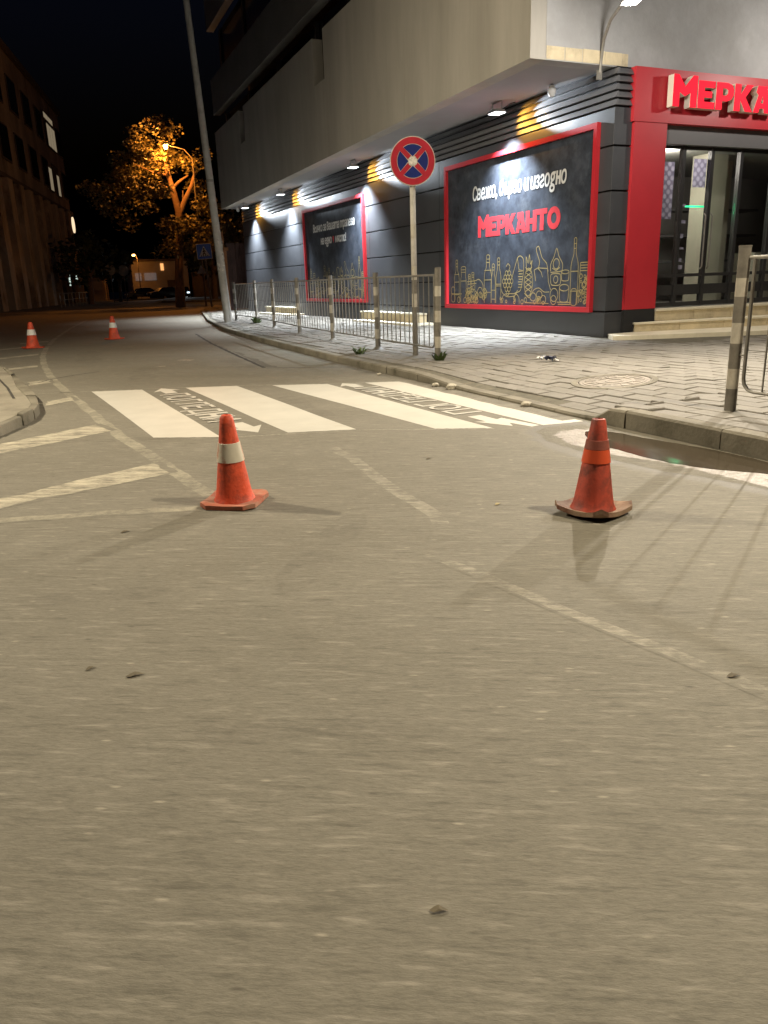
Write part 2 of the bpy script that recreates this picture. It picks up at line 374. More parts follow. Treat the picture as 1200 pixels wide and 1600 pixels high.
M['bulb_white'] = mat('led_glass', (0.8, 0.8, 0.8), 0.3, 0.02, emit=(1.0, 0.95, 0.84), estr=40.0)
M['flood_lens'] = mat('flood_lens', (0.8, 0.8, 0.8), 0.3, 0.02, emit=(0.93, 0.97, 1.0), estr=6.0)
M['headlight'] = mat('headlight_glass', (0.8, 0.8, 0.8), 0.3, 0.02, emit=(0.72, 0.90, 1.0), estr=3.0)
M['case'] = mat('lamp_case', (0.34, 0.34, 0.34), 0.5, 0.1)
M['green_led'] = mat('green_led', (0.1, 0.6, 0.3), 0.4, 0.02, emit=(0.03, 1.0, 0.40), estr=1.6)
M['inner'] = mat('interior_wall', (0.36, 0.34, 0.31), 0.8, 0.1, 2)
M['inner_beige'] = mat('beige_panel', (0.50, 0.47, 0.37), 0.7, 0.08, 2)
M['mullion'] = mat('dark_aluminium', (0.05, 0.048, 0.047), 0.4, 0.1, metal=0.4)
M['lintel'] = mat('grey_lintel', (0.13, 0.125, 0.125), 0.5, 0.06, 2)
M['car_dark'] = mat('dark_car_paint', (0.03, 0.03, 0.035), 0.25, 0.1, metal=0.3)
M['car_pale'] = mat('pale_car_paint', (0.40, 0.39, 0.37), 0.3, 0.1, metal=0.3)
M['tyre'] = mat('tyre', (0.02, 0.02, 0.02), 0.9, 0.2)
M['pale_wall'] = mat('pale_render', (0.42, 0.38, 0.32), 0.9, 0.15, 0.6)
M['brick_brown'] = mat('brown_pillar', (0.30, 0.13, 0.055), 0.9, 0.25, 4)
M['gate'] = mat('rust_red_gate', (0.075, 0.04, 0.035), 0.6, 0.3, 3)
M['paper_navy'] = mat('navy_wrapper', (0.03, 0.035, 0.07), 0.4, 0.2, 20)
M['paper_white'] = mat('white_wrapper', (0.70, 0.69, 0.66), 0.5, 0.1, 20)

def glass_mat():
    m = bpy.data.materials.new('shop_glass'); m.use_nodes = True
    nt = m.node_tree; L = nt.links.new
    for n in list(nt.nodes): nt.nodes.remove(n)
    out = N(nt, 'ShaderNodeOutputMaterial'); mx = N(nt, 'ShaderNodeMixShader')
    tr = N(nt, 'ShaderNodeBsdfTransparent'); tr.inputs[0].default_value = (0.82, 0.83, 0.82, 1)
    gl = N(nt, 'ShaderNodeBsdfGlossy'); gl.inputs['Roughness'].default_value = 0.04; gl.inputs[0].default_value = (0.9, 0.9, 0.9, 1)
    lw = N(nt, 'ShaderNodeLayerWeight'); pw = N(nt, 'ShaderNodeMath', operation='POWER'); pw.inputs[1].default_value = 4.0
    fr = N(nt, 'ShaderNodeMath', operation='MULTIPLY_ADD'); fr.inputs[1].default_value = 0.7; fr.inputs[2].default_value = 0.04
    L(lw.outputs['Facing'], pw.inputs[0]); L(pw.outputs[0], fr.inputs[0])
    L(fr.outputs[0], mx.inputs[0]); L(tr.outputs[0], mx.inputs[1]); L(gl.outputs[0], mx.inputs[2]); L(mx.outputs[0], out.inputs[0])
    return m
M['glass'] = glass_mat()

def lace_mat():
    m = mat('lace_print', (0.62, 0.60, 0.66), 0.7, 0.04)
    nt = m.node_tree; L = nt.links.new; b = nt.nodes['Principled BSDF']
    geo = N(nt, 'ShaderNodeNewGeometry')
    mp = N(nt, 'ShaderNodeMapping'); mp.inputs['Rotation'].default_value = (0, math.radians(45), 0); L(geo.outputs['Position'], mp.inputs[0])
    br = N(nt, 'ShaderNodeTexVoronoi'); br.inputs['Scale'].default_value = 9; br.inputs['Randomness'].default_value = 0.0; L(mp.outputs[0], br.inputs['Vector'])
    rp = N(nt, 'ShaderNodeValToRGB')
    rp.color_ramp.elements[0].position = 0.25; rp.color_ramp.elements[0].color = (0.64, 0.62, 0.70, 1)
    rp.color_ramp.elements[1].position = 0.5; rp.color_ramp.elements[1].color = (0.36, 0.34, 0.42, 1)
    L(br.outputs['Distance'], rp.inputs[0]); L(rp.outputs[0], b.inputs['Base Color'])
    tl = N(nt, 'ShaderNodeBsdfTranslucent'); L(rp.outputs[0], tl.inputs[0])
    ms = N(nt, 'ShaderNodeMixShader'); ms.inputs[0].default_value = 0.6
    out = [n for n in nt.nodes if n.type == 'OUTPUT_MATERIAL'][0]
    L(b.outputs[0], ms.inputs[1]); L(tl.outputs[0], ms.inputs[2]); L(ms.outputs[0], out.inputs[0])
    return m
M['lace'] = lace_mat()

def puddle_mat():
    m = bpy.data.materials.new('puddle_water'); m.use_nodes = True
    nt = m.node_tree; b = nt.nodes['Principled BSDF']; L = nt.links.new
    b.inputs['Base Color'].default_value = (0.060, 0.048, 0.033, 1); b.inputs['Roughness'].default_value = 0.13; b.inputs['Specular IOR Level'].default_value = 0.12
    n = N(nt, 'ShaderNodeTexNoise'); n.inputs['Scale'].default_value = 7; n.inputs['Detail'].default_value = 3
    bp = N(nt, 'ShaderNodeBump'); bp.inputs['Strength'].default_value = 0.06; bp.inputs['Distance'].default_value = 0.01
    geo = N(nt, 'ShaderNodeNewGeometry'); L(geo.outputs['Position'], n.inputs['Vector'])
    L(n.outputs['Fac'], bp.inputs['Height']); L(bp.outputs[0], b.inputs['Normal'])
    return m
M['puddle'] = puddle_mat()
M['wet'] = mat('wet_grit_sheen', (0.44, 0.39, 0.36), 0.26, 0.35, 16, 1.0, 30, dirt=(0.17, 0.145, 0.115), dscale=15, dcut=(0.54, 0.62), spec=0.9, stretch=(1.6, 0.7, 1))  # pale pinkish tone puts the lamp's reflection into the base colour
M['damp'] = mat('damp_asphalt', (0.150, 0.137, 0.107), 0.6, 0.2, 6, 0.25, 50)

# ------------------------------------------------------------------ lettering
RECTS = {'н': [(0,0,.13,.542),(.33,0,.46,.542),(.13,.22,.33,.33)],
         'Н': [(0,0,.15,.728),(.43,0,.58,.728),(.15,.30,.43,.43)],
         'ъ': [(0,.43,.14,.542),(.14,0,.27,.542),(.27,.24,.42,.34),(.27,0,.42,.10),(.40,.04,.52,.30)]}
def glyph_mesh(ch, bold):
    if ch in RECTS:
        vs, fs = [], []
        for a, b, c, d in RECTS[ch]:
            n = len(vs); vs += [(a, b), (c, b), (c, d), (a, d)]; fs.append((n, n+1, n+2, n+3))
        return vs, fs
    c = bpy.data.curves.new('glyph', 'FONT'); c.body = ch; c.resolution_u = 4
    o = bpy.data.objects.new('glyph', c); COL.objects.link(o)
    dg = bpy.context.evaluated_depsgraph_get()
    me = bpy.data.meshes.new_from_object(o.evaluated_get(dg))
    vs = [(v.co.x, v.co.y) for v in me.vertices]; fs = [tuple(p.vertices) for p in me.polygons]
    bpy.data.objects.remove(o); bpy.data.curves.remove(c); bpy.data.meshes.remove(me)
    return vs, fs

def lettering(name, chars, o0, U, V, width, xheight, mat_, parent, bold=0.035, gap=0.055, shear=0.0, lift=None):
    """chars: a string, or (character, extra height factor, drop) tuples; fitted into `width`"""
    U, V = Vector(U), Vector(V)
    x = 0.0; items = []
    for it in chars:
        ch, k, drop = it if isinstance(it, tuple) else (it, 1.0, 0.0)
        if ch == ' ':
            x += 0.22; continue
        vs, fs = glyph_mesh(ch, bold)
        x0 = min(v[0] for v in vs); x1 = max(v[0] for v in vs)
        items.append(([((a - x0) * k + x, b * k + drop) for a, b in vs], fs)); x += (x1 - x0) * k + gap
    total = x - gap
    sx = width / total; sy = xheight / 0.542
    mb = MB()
    N3 = U.cross(V).normalized(); k_ = 0
    for vs, fs in items:
        k_ = (k_ + 1) % 3
        for c_, (bx, by) in enumerate([(0, 0), (-1, -.6), (1, -.6), (-1, .6), (1, .6)]):      # heavy weight: overprinted
            for n_, f in enumerate(fs):
                up = N3 * (0.0004 * (5 * k_ + c_) + 0.00005 * (n_ % 8))
                mb.add([Vector(o0) + U * ((vs[i][0] + bx * bold + shear * vs[i][1]) * sx) + V * ((vs[i][1] + by * bold) * sy) + up for i in f], [tuple(range(len(f)))])
    return mb.build(name, mat_, parent)

# wordmark: outlines of the hand-cut capitals in a unit box (width, outer ring, holes)
GL = {
 'M': (1.05, [(0,0),(0,1.14),(.22,1.14),(.52,.74),(.84,1.14),(1.05,1.14),(1.05,0),(.76,0),(.76,.52),(.52,.38),(.29,.52),(.29,0)], []),
 'E': (.80, [(0,0),(0,1),(.78,1),(.78,.76),(.30,.76),(.30,.63),(.66,.63),(.66,.40),(.30,.40),(.30,.25),(.80,.25),(.80,0)], []),
 'P': (.82, [(0,0),(0,1),(.52,1),(.72,.93),(.82,.78),(.82,.56),(.72,.40),(.52,.32),(.30,.32),(.30,0)], [[(.30,.53),(.30,.79),(.46,.79),(.54,.73),(.54,.60),(.46,.53)]]),
 'K': (.92, [(0,0),(0,1),(.30,1),(.30,.64),(.56,1),(.90,1),(.54,.53),(.92,0),(.56,0),(.30,.40),(.30,0)], []),
 'A': (.90, [(0,0),(.22,.66),(.10,.76),(.16,1),(.66,1),(.90,0),(.60,0),(.555,.17),(.335,.17),(.29,0)], [[(.37,.36),(.51,.36),(.455,.64)]]),
 'H': (.88, [(0,0),(0,1),(.30,1),(.30,.63),(.58,.63),(.58,1),(.88,1),(.88,0),(.58,0),(.58,.38),(.30,.38),(.30,0)], []),
 'T': (.82, [(.26,0),(.26,.75),(0,.75),(0,1),(.82,1),(.82,.75),(.56,.75),(.56,0)], []),
 'O': (.98, [(.49+.49*math.cos(2*math.pi*k/20), .5+.52*math.sin(2*math.pi*k/20)) for k in range(20)],
           [[(.49+.21*math.cos(2*math.pi*k/16), .5+.25*math.sin(2*math.pi*k/16)) for k in range(16)]]),
}
def cut_letter(ch, w, h, depth):
    """flat or solid letter in its own x/y plane (x right, y up, z towards the viewer)"""
    W, outer, holes = GL[ch]
    c = bpy.data.curves.new('letter', 'CURVE'); c.dimensions = '2D'; c.fill_mode = 'BOTH'; c.extrude = depth / 2
    for ring in [outer] + holes:
        s = c.splines.new('POLY'); s.points.add(len(ring) - 1); s.use_cyclic_u = True
        for p, (a, b) in zip(s.points, ring): p.co = (a / W * w, b * h, depth / 2, 1)
    o = bpy.data.objects.new('letter', c); COL.objects.link(o)
    dg = bpy.context.evaluated_depsgraph_get()
    me = bpy.data.meshes.new_from_object(o.evaluated_get(dg))
    vs = [tuple(v.co) for v in me.vertices]; fs = [tuple(p.vertices) for p in me.polygons]; nz = [p.normal.z for p in me.polygons]
    bpy.data.objects.remove(o); bpy.data.curves.remove(c); bpy.data.meshes.remove(me)
    return vs, fs, nz
WORD = 'MEPKAHTO'

def ribbon(mb, pts, w, o0, U, V, closed=False):
    """a drawn line of width w on a plane"""
    P = [Vector(p) for p in pts]
    if closed: P = P + [P[0], P[1]]
    L_, R_ = [], []
    for i in range(len(P)):
        t = (P[min(i+1, len(P)-1)] - P[max(i-1, 0)])
        t = t.normalized() if t.length > 1e-6 else Vector((1, 0))
        n = Vector((-t.y, t.x)) * w / 2
        L_.append(P[i] + n); R_.append(P[i] - n)
    to3 = lambda p: Vector(o0) + Vector(U) * p.x + Vector(V) * p.y
    k_ = getattr(mb, 'layer', 0); mb.layer = (k_ + 1) % 13
    N3 = Vector(U).cross(Vector(V)).normalized() * (0.0004 * k_)      # each stroke of ink lies over the last
    vs = [to3(p) + N3 for p in L_] + [to3(p) + N3 for p in R_]
    n = len(P)
    mb.add(vs, [(i, i+1, n+i+1, n+i) for i in range(n-1)])

# ------------------------------------------------------------------ ground shape
def ss(a, b, t):
    t = min(1, max(0, (t - a) / (b - a))); return t * t * (3 - 2 * t)
KX = [(-30, 4.45), (5, 4.48), (12, 4.62), (17, 4.88), (23, 5.32), (30, 6.35), (38, 7.85), (42, 8.6), (47, 9.75), (52, 11.6), (57, 14.5)]
def kx(y):
    for (a, b), (c, d) in zip(KX, KX[1:]):
        if y <= c: return b + (d - b) * (max(y, a) - a) / (c - a)
    return KX[-1][1]
def kerb_h(y):
    ramp = ss(5.15, 5.45, y) * (1 - ss(7.6, 9.3, y))
    return (.15 - .05 * ss(5, 9, y)) * (1 - ramp) + .035 * ramp
def ph(x, y):
    t = min(1, max(0, (x - kx(y)) / 1.6))
    return kerb_h(y) * (1 - t) + .15 * t

mb = MB()
mb.add([(-300, -300, 0), (300, -300, 0), (300, 600, 0), (-300, 600, 0)], [(0, 1, 2, 3)])
road = mb.build('road', M['asphalt'], kind='structure')
Z1, Z2, Z3 = 0.0006, 0.0012, 0.0018
def flat(name, polys, m, z, parent=road):
    b = MB()
    for p in polys: b.add([(x, y, z) for x, y in p], [tuple(range(len(p)))])
    return b.build(name, m, parent)
def jag(p, q, n, amp, seed):
    r = random.Random(seed); out = []
    for i in range(n + 1):
        t = i / n; k = 0 if i in (0, n) else r.uniform(-amp, amp)
        dx, dy = q[0]-p[0], q[1]-p[1]; l = math.hypot(dx, dy)
        out.append((p[0]+dx*t - dy/l*k, p[1]+dy*t + dx/l*k))
    return out
def rough_quad(a, b, c, d, n=14, amp=0.012, seed=1):
    return jag(a, b, n, amp, seed) + jag(b, c, 4, amp, seed+1) + jag(c, d, n, amp, seed+2) + jag(d, a, 4, amp, seed+3)

stripes = [((0.895,6.90),(1.418,6.59),(1.283,10.45),(0.679,10.69)), ((1.984,6.455),(2.554,6.251),(2.429,10.025),(1.81,10.272)),
           ((3.15,5.884),(3.58,5.629),(3.479,9.436),(2.835,9.785)), ((4.02,5.50),(4.42,5.46),(4.50,8.99),(3.922,9.246))]
for i, q in enumerate(stripes):
    flat('crossing_stripe', [rough_quad(*q, n=20, amp=0.006, seed=20+i)], M['paint'], Z2)
def wear_mesh(name, vs, fs, w, m_, parent=road):
    me = bpy.data.meshes.new(name); me.from_pydata(vs, [], fs); me.materials.append(m_)
    a = me.attributes.new('wear', 'FLOAT', 'POINT'); a.data.foreach_set('value', w)
    return link(name, me, parent)
def ribbon_flat(name, pts, w, m_, z, seed=0, wob=0.012, fade=0.25):
    r = random.Random(seed); fine = []
    for (a, b), (c, d) in zip(pts, pts[1:]):
        n = max(2, int(math.hypot(c-a, d-b) / 0.2))
        for i in range(n): fine.append(Vector((a+(c-a)*i/n + r.uniform(-wob, wob), b+(d-b)*i/n + r.uniform(-wob, wob))))
    fine.append(Vector(pts[-1])); n = len(fine); vs, ws = [], []
    for i, p in enumerate(fine):
        t = (fine[min(i+1, n-1)] - fine[max(i-1, 0)]).normalized(); q = Vector((-t.y, t.x)); e = 0.0 if i in (0, n-1) else r.uniform(1-fade, 1)
        for k, wt in ((-.65, 0), (-.38, e), (.38, e), (.65, 0)):
            pp = p + q*w*k; vs.append((pp.x, pp.y, z)); ws.append(wt)
    fs = [(4*i+k, 4*i+k+1, 4*i+k+5, 4*i+k+4) for i in range(n-1) for k in range(3)]
    return wear_mesh(name, vs, fs, ws, m_)
def soft_poly(name, pts, z, m_, rim, parent=road):
    n = len(pts); c = sum((Vector(p) for p in pts), Vector((0, 0)))/n; vs, ws = [], []
    for k, wt in ((0, 0.0), (1, 1.0)):
        for p in pts:
            v = Vector(p); d = c - v; q = v + d*min(1.0, rim/d.length)*k; vs.append((q.x, q.y, z)); ws.append(wt)
    vs.append((c.x, c.y, z)); ws.append(1.0)
    fs = [(i, (i+1) % n, n+(i+1) % n, n+i) for i in range(n)] + [(n+i, n+(i+1) % n, 2*n) for i in range(n)]
    return wear_mesh(name, vs, fs, ws, m_, parent)
ribbon_flat('edge_line', [(2.7,38.5),(1.55,30.5),(0.73,23.7),(0.42,20.2),(0.28,17.8),(0.235,15.4),(0.27,13.2),(0.344,11.5),(0.55,8.5),(0.672,6.85),(0.80,5.77),(0.93,4.50)], 0.13, M['line_soft'], Z1, 3)
ribbon_flat('edge_line', [(-2.5,4.55),(-0.6,4.86),(0.3,4.62),(0.98,4.38)], 0.11, M['line_soft'], Z1+.0001, 4)
hat = [((-1.6,6.62),(0.55,7.98),(0.66,7.52),(-1.5,6.1)), ((-1.7,4.72),(0.79,5.88),(0.85,5.46),(-0.35,5.02)), ((0.06,10.05),(0.43,10.38),(0.49,9.93),(0.06,9.6)),
       ((-0.11,12.56),(0.27,12.68),(0.30,12.12),(-0.08,11.92)), ((-0.9,14.75),(0.18,15.42),(0.19,15.05),(-0.9,14.3)), ((-0.9,17.55),(0.25,18.35),(0.26,17.95),(-0.9,17.1)),
       ((-0.9,20.4),(0.42,21.3),(0.38,20.9),(-0.9,20.0)), ((-0.2,22.6),(0.62,23.0),(0.6,22.6),(-0.2,22.25))]
for i, q in enumerate(hat):
    soft_poly('hatch_stripe', rough_quad(*q, n=22, amp=0.014, seed=50+i), Z2, M['hatch_soft'], 0.07)
# thin setting-out lines across both ends of the crossing and the scuffed old lane line
ribbon_flat('setting_out_line', [(-0.05,10.95),(0.68,10.72),(2.43,10.06),(3.48,9.46),(4.5,9.0)], 0.025, M['paint_faint'], Z1, 6, 0.004)
ribbon_flat('setting_out_line', [(1.42,6.56),(2.55,6.22),(3.58,5.60)], 0.022, M['paint_faint'], Z1, 7, 0.004)
ribbon_flat('scuffed_lane_line', [(2.12,5.85),(2.05,5.0),(1.98,4.3),(1.93,3.6),(1.80,3.2)], 0.12, M['scuff_soft'], Z1, 8, 0.015, 0.12)
ribbon_flat('scuffed_lane_line', [(1.58,3.12),(1.66,2.75),(1.72,2.45),(1.80,2.0),(1.92,1.45),(2.02,1.1)], 0.075, M['scuff_soft'], Z1, 10, 0.01, 0.10)
ribbon_flat('gutter_dirt', [(kx(y_)-0.10, y_) for y_ in [5.6+0.8*k for k in range(48)]], 0.20, M['gutter_soft'], Z2+.0003, 15, 0.02, 0.3)
ribbon_flat('gutter_dirt', [(kx(y_)-0.45, y_) for y_ in [9.6+0.9*k for k in range(26)]], 0.9, M['stain_soft'], Z2+.0001, 16, 0.06, 0.5)
# oil stains and tyre-darkened lanes
rs_ = random.Random(40)
def oval(x, y, a, b, rot):
    return [(x + a*math.cos(t)*math.cos(rot) - b*math.sin(t)*math.sin(rot), y + a*math.cos(t)*math.sin(rot) + b*math.sin(t)*math.cos(rot)) for t in [2*math.pi*k/18 for k in range(18)]]
for n_, (x_, y_, a_, b_, rot_) in enumerate([(0.6,1.9,0.5,0.16,-.4),(1.2,3.4,0.8,0.22,.9),(0.1,3.3,0.5,0.2,-.3),(2.2,2.0,0.5,0.15,-.5),(0.35,7.1,0.9,0.16,-.42),(2.6,7.8,1.2,.3,1.5),(1.6,12.5,1.4,.5,1.4),(3.2,13.0,1.6,.4,1.5),(1.1,16.5,2.0,.5,1.5)]):
    soft_poly('oil_stain', oval(x_, y_, a_, b_, rot_), 0.00015+0.00003*n_, M['stain_soft'], min(a_, b_)*0.95)
# words and arrows on the crossing
lettering('painted_word', 'ПОГЛЕДНИ', (1.395, 9.72, Z2), (0.035, -1, 0), (1, 0.035, 0), 2.35, 0.245, M['paint'], road, 0.012, 0.12)
lettering('painted_word', 'ПОГЛЕДНИ', (3.955, 6.42, Z2), (-0.028, 1, 0), (-1, -0.028, 0), 2.35, 0.235, M['paint'], road, 0.012, 0.12)
def arrow(tip, tail, w, name='painted_arrow'):
    t, s = Vector(tip), Vector(tail); d = (t - s); l = d.length; d /= l; n = Vector((-d.y, d.x))
    pts = [s + n*w*.22, s + d*l*.5 + n*w*.22, s + d*l*.42 + n*w*.5, t, s + d*l*.42 - n*w*.5, s + d*l*.5 - n*w*.22, s - n*w*.22]
    flat(name, [[(p.x, p.y) for p in pts]], M['paint'], Z2)
arrow((1.52,10.42),(1.56,9.85),0.34); arrow((1.76,6.62),(1.70,7.22),0.34)
arrow((3.66,9.38),(3.70,8.90),0.33); arrow((3.78,5.62),(3.77,6.26),0.33)
flat('painted_patch', [[(3.80,5.95),(3.92,6.02),(3.99,5.52),(3.90,5.50)]], M['paint'], Z2+.0004)
# cracks, trench seam and repair patches
def crack(pts, w, seed):
    ribbon_flat('crack', pts, w, M['crack'], Z3, seed, 0.02)
crack([(-0.3,12.0),(0.1,12.35),(0.3,12.72),(0.62,13.05),(1.0,13.3)], 0.022, 30)
soft_poly('repair_patch', rough_quad((3.4,12.0),(4.55,11.2),(4.78,17.5),(3.9,18.2), n=16, amp=0.05, seed=70), Z1, M['patch_soft'], 0.12)
ribbon_flat('trench_seam', [(3.38,12.0),(3.62,15.0),(3.9,18.2),(4.4,22.5)], 0.05, M['crack'], Z3, 31)
ribbon_flat('trench_seam', [(3.4,11.95),(4.55,11.15)], 0.03, M['crack'], Z3, 32)
flat('worn_dab', [[(2.42,14.4),(2.62,14.1),(2.75,14.35),(2.6,14.6)], [(1.9,13.5),(2.05,13.35),(2.1,13.55)]], M['paint_faint'], Z1)
# kerb stones, one by one
pave = link('pavement', None); props(pave, kind='structure')
KW = 0.15
y = -6.0; rk = random.Random(5)
while y < 56:
    ln = min(1.0, 1.0)
    y2 = y + ln - 0.012
    ya, yb = y, y2
    x0, x1 = kx(ya), kx(yb)
    h0, h1 = kerb_h(ya), kerb_h(yb)
    j = rk.uniform(-0.006, 0.006)
    m_ = MB()
    nseg = 5
    for k in range(nseg):
        a, b = ya+(yb-ya)*k/nseg, ya+(yb-ya)*(k+1)/nseg
        xa, xb = kx(a)+j, kx(b)+j; ha, hb = kerb_h(a), kerb_h(b)
        c = 0.018
        P = [(xa, a), (xb, b)]
        vs = [(xa,a,-.05),(xa,a,ha-c),(xa+c,a,ha),(xa+KW,a,ha),(xa+KW,a,-.05),(xb,b,-.05),(xb,b,hb-c),(xb+c,b,hb),(xb+KW,b,hb),(xb+KW,b,-.05)]
        fs = [(0,1,6,5),(1,2,7,6),(2,3,8,7),(3,4,9,8)]
        if k == 0: fs.append((4,3,2,1,0))
        if k == nseg-1: fs.append((5,6,7,8,9))
        m_.add(vs, fs)
    m_.build('kerb_stone', M['kerb'], pave)
    y += ln
# bedding under the pavers
m_ = MB(); ys = [-8+0.5*i for i in range(130)]
for a, b in zip(ys, ys[1:]):
    cols = 9
    for k in range(cols):
        def pt(y, k):
            x0 = kx(y)+0.1; xm = x0+1.7
            x = x0 + (xm-x0)*k/7 if k <= 7 else (xm + (22-xm)*(k-7)/2)
            return (x, y, ph(x, y) - 0.012)
        m_.add([pt(a,k), pt(a,k+1), pt(b,k+1), pt(b,k)], [(0,1,2,3)])
m_.build('bedding', M['joint'], pave)
# pavers laid in staggered rows along the kerb
TX, TY, GAP = 0.205, 0.41, 0.012
cells = []
rt = random.Random(11)
nx = int((9.6 - 4.6) / TX) + 30
for i in range(-1, 46):
    for k in range(0, 118):
        yc = -3.5 + (k + (0.5 if i % 2 else 0.0)) * TY
        xc = 4.63 + 0.0 + (i + 0.5) * TX
        if yc > 46: continue
        sx = xc - TX/2
        if sx < kx(yc) + KW - 0.02: continue
        if xc > 9.60 and 11.2 < yc < 36.2: continue
        if xc > 9.35 and 9.5 < yc < 11.6: continue
        if (xc-5.80)**2 + (yc-6.67)**2 < 0.30**2: continue
        if xc > 13.5: continue
        cells.append((xc, yc))
def in_view(x, y, z=0.12):
    v = cam.matrix_world.inverted() @ Vector((x, y, z))
    if v.z > -0.5: return False
    return abs(v.x / -v.z) < 0.53 and abs(v.y / -v.z) < 0.70
seen = sorted([c for c in cells if in_view(*c)], key=lambda c: c[0]**2 + c[1]**2)
single = set(seen[:300])
base_mesh = None
def tile_mesh():
    bm = bmesh.new(); bmesh.ops.create_cube(bm, size=1.0)
    bmesh.ops.scale(bm, vec=(TX-GAP, TY-GAP, 0.05), verts=bm.verts)
    bmesh.ops.bevel(bm, geom=[e for e in bm.edges if all(v.co.z > 0 for v in e.verts)], offset=0.007, segments=1, affect='EDGES')
    me = bpy.data.meshes.new('paver'); bm.to_mesh(me); bm.free(); me.materials.append(M['tile']); return me
tmesh = tile_mesh()
rest = MB()
for (xc, yc) in cells:
    e = 0.08
    nrm = Vector((-(ph(xc+e, yc)-ph(xc-e, yc))/(2*e), -(ph(xc, yc+e)-ph(xc, yc-e))/(2*e), 1)).normalized()
    z = ph(xc, yc) - 0.025 + rt.uniform(-0.006, 0.004)
    tilt = Vector((rt.gauss(0, 0.012), rt.gauss(0, 0.012), 0))
    q = Vector((0, 0, 1)).rotation_difference((nrm + tilt).normalized())
    if (xc, yc) in single:
        o = link('paver', tmesh, pave, (xc, yc, z)); o.rotation_mode = 'QUATERNION'; o.rotation_quaternion = q
    else:
        hx, hy = (TX-GAP)/2, (TY-GAP)/2
        vs = [Vector((sx*hx*k, sy*hy*k, zz)) for zz, k in ((-0.025, 1.0), (0.025, 0.97)) for sx, sy in ((-1,-1),(1,-1),(1,1),(-1,1))]
        rest.add([q @ v + Vector((xc, yc, z)) for v in vs], [(4,5,6,7),(0,1,5,4),(1,2,6,5),(2,3,7,6),(3,0,4,7)])
rest.build('farther_pavers', M['tile'], pave, kind='stuff')

# traffic island on the left
isl = [(-0.55,15.0),(-0.38,14.2),(-0.22,12.8),(-0.07,11.1),(0.02,9.9),(0.03,9.1),(-0.03,8.65),(-0.14,8.3),(-0.36,7.75),(-0.8,7.2),(-1.5,6.85),(-4.5,6.9),(-4.5,15.6),(-1.0,15.6)]
island = link('traffic_island', None); props(island, kind='structure')
def inset(poly, d):
    out = []; n = len(poly)
    cx = sum(p[0] for p in poly)/n; cy = sum(p[1] for p in poly)/n
    for (x, y_) in poly:
        v = Vector((cx-x, cy-y_)); v.normalize(); out.append((x+v.x*d, y_+v.y*d))
    return out
ins = inset(isl, 0.14)
m_ = MB(); m_.prism(ins, -0.02, 0.095); m_.build('island_fill', M['island'], island)
ri = random.Random(8)
for i in range(len(isl)-1):
    a, b, c, d = isl[i], isl[i+1], ins[i+1], ins[i]
    if math.hypot(a[0]-b[0], a[1]-b[1]) > 3: continue
    lerp = lambda p, q, t: (p[0]+(q[0]-p[0])*t, p[1]+(q[1]-p[1])*t)
    aa, bb, cc, dd = lerp(a,b,.03), lerp(a,b,.97), lerp(d,c,.97), lerp(d,c,.03)
    zt = 0.105 + ri.uniform(-.012, .012)
    m_ = MB(); m_.prism([aa, bb, cc, dd], -0.02, zt); m_.build('kerb_stone', M['kerb'], island, bevel=0.012)
crk = MB(); ribbon(crk, [(-0.75,13.6),(-0.5,13.2),(-0.42,12.2),(-0.3,11.0),(-0.22,9.8)], 0.03, (0,0,0.099), (1,0,0), (0,1,0)); crk.build('crack', M['crack'], island)

# puddle with its wet margin
def blob(pts, z, name, m, parent=None, seed=0, amp=0.03, sub=5, rim=0):
    r = random.Random(seed); out = []; n = len(pts)
    for i in range(n):
        p0, p1, p2, p3 = [Vector(pts[(i+k-1) % n]) for k in range(4)]
        for s_ in range(sub):
            t = s_/sub
            p = 0.5*((2*p1) + (-p0+p2)*t + (2*p0-5*p1+4*p2-p3)*t*t + (-p0+3*p1-3*p2+p3)*t**3)
            out.append((p.x + r.uniform(-amp, amp), p.y + r.uniform(-amp, amp)))
    if rim: return soft_poly(name, out, z, m, rim, parent)
    b = MB(); b.add([(x, y_, z) for x, y_ in out], [tuple(range(len(out)))]); return b.build(name, m, parent)
blob([(4.44,6.0),(3.95,5.75),(3.52,5.2),(3.35,4.5),(3.40,3.7),(3.68,2.95),(3.9,2.0),(4.43,1.9),(4.44,3.0),(4.44,4.5)], Z1, 'damp_margin', M['damp_soft'], road, 1, rim=0.22)
blob([(4.30,5.32),(3.86,5.36),(3.66,4.95),(3.62,4.3),(3.66,3.75),(3.84,3.2),(3.95,2.3),(4.40,2.1),(4.43,2.9),(4.43,3.9),(4.42,4.8)], Z2, 'wet_margin', M['wet_soft'], road, 2, rim=0.24)
pud = blob([(4.26,5.02),(4.06,5.0),(3.90,4.65),(3.86,4.2),(3.90,3.78),(4.08,3.42),(4.30,3.2),(4.43,3.5),(4.43,4.0),(4.36,4.5)], Z3, 'puddle', M['puddle'], None, 3, 0.012)
props(pud, kind='structure')

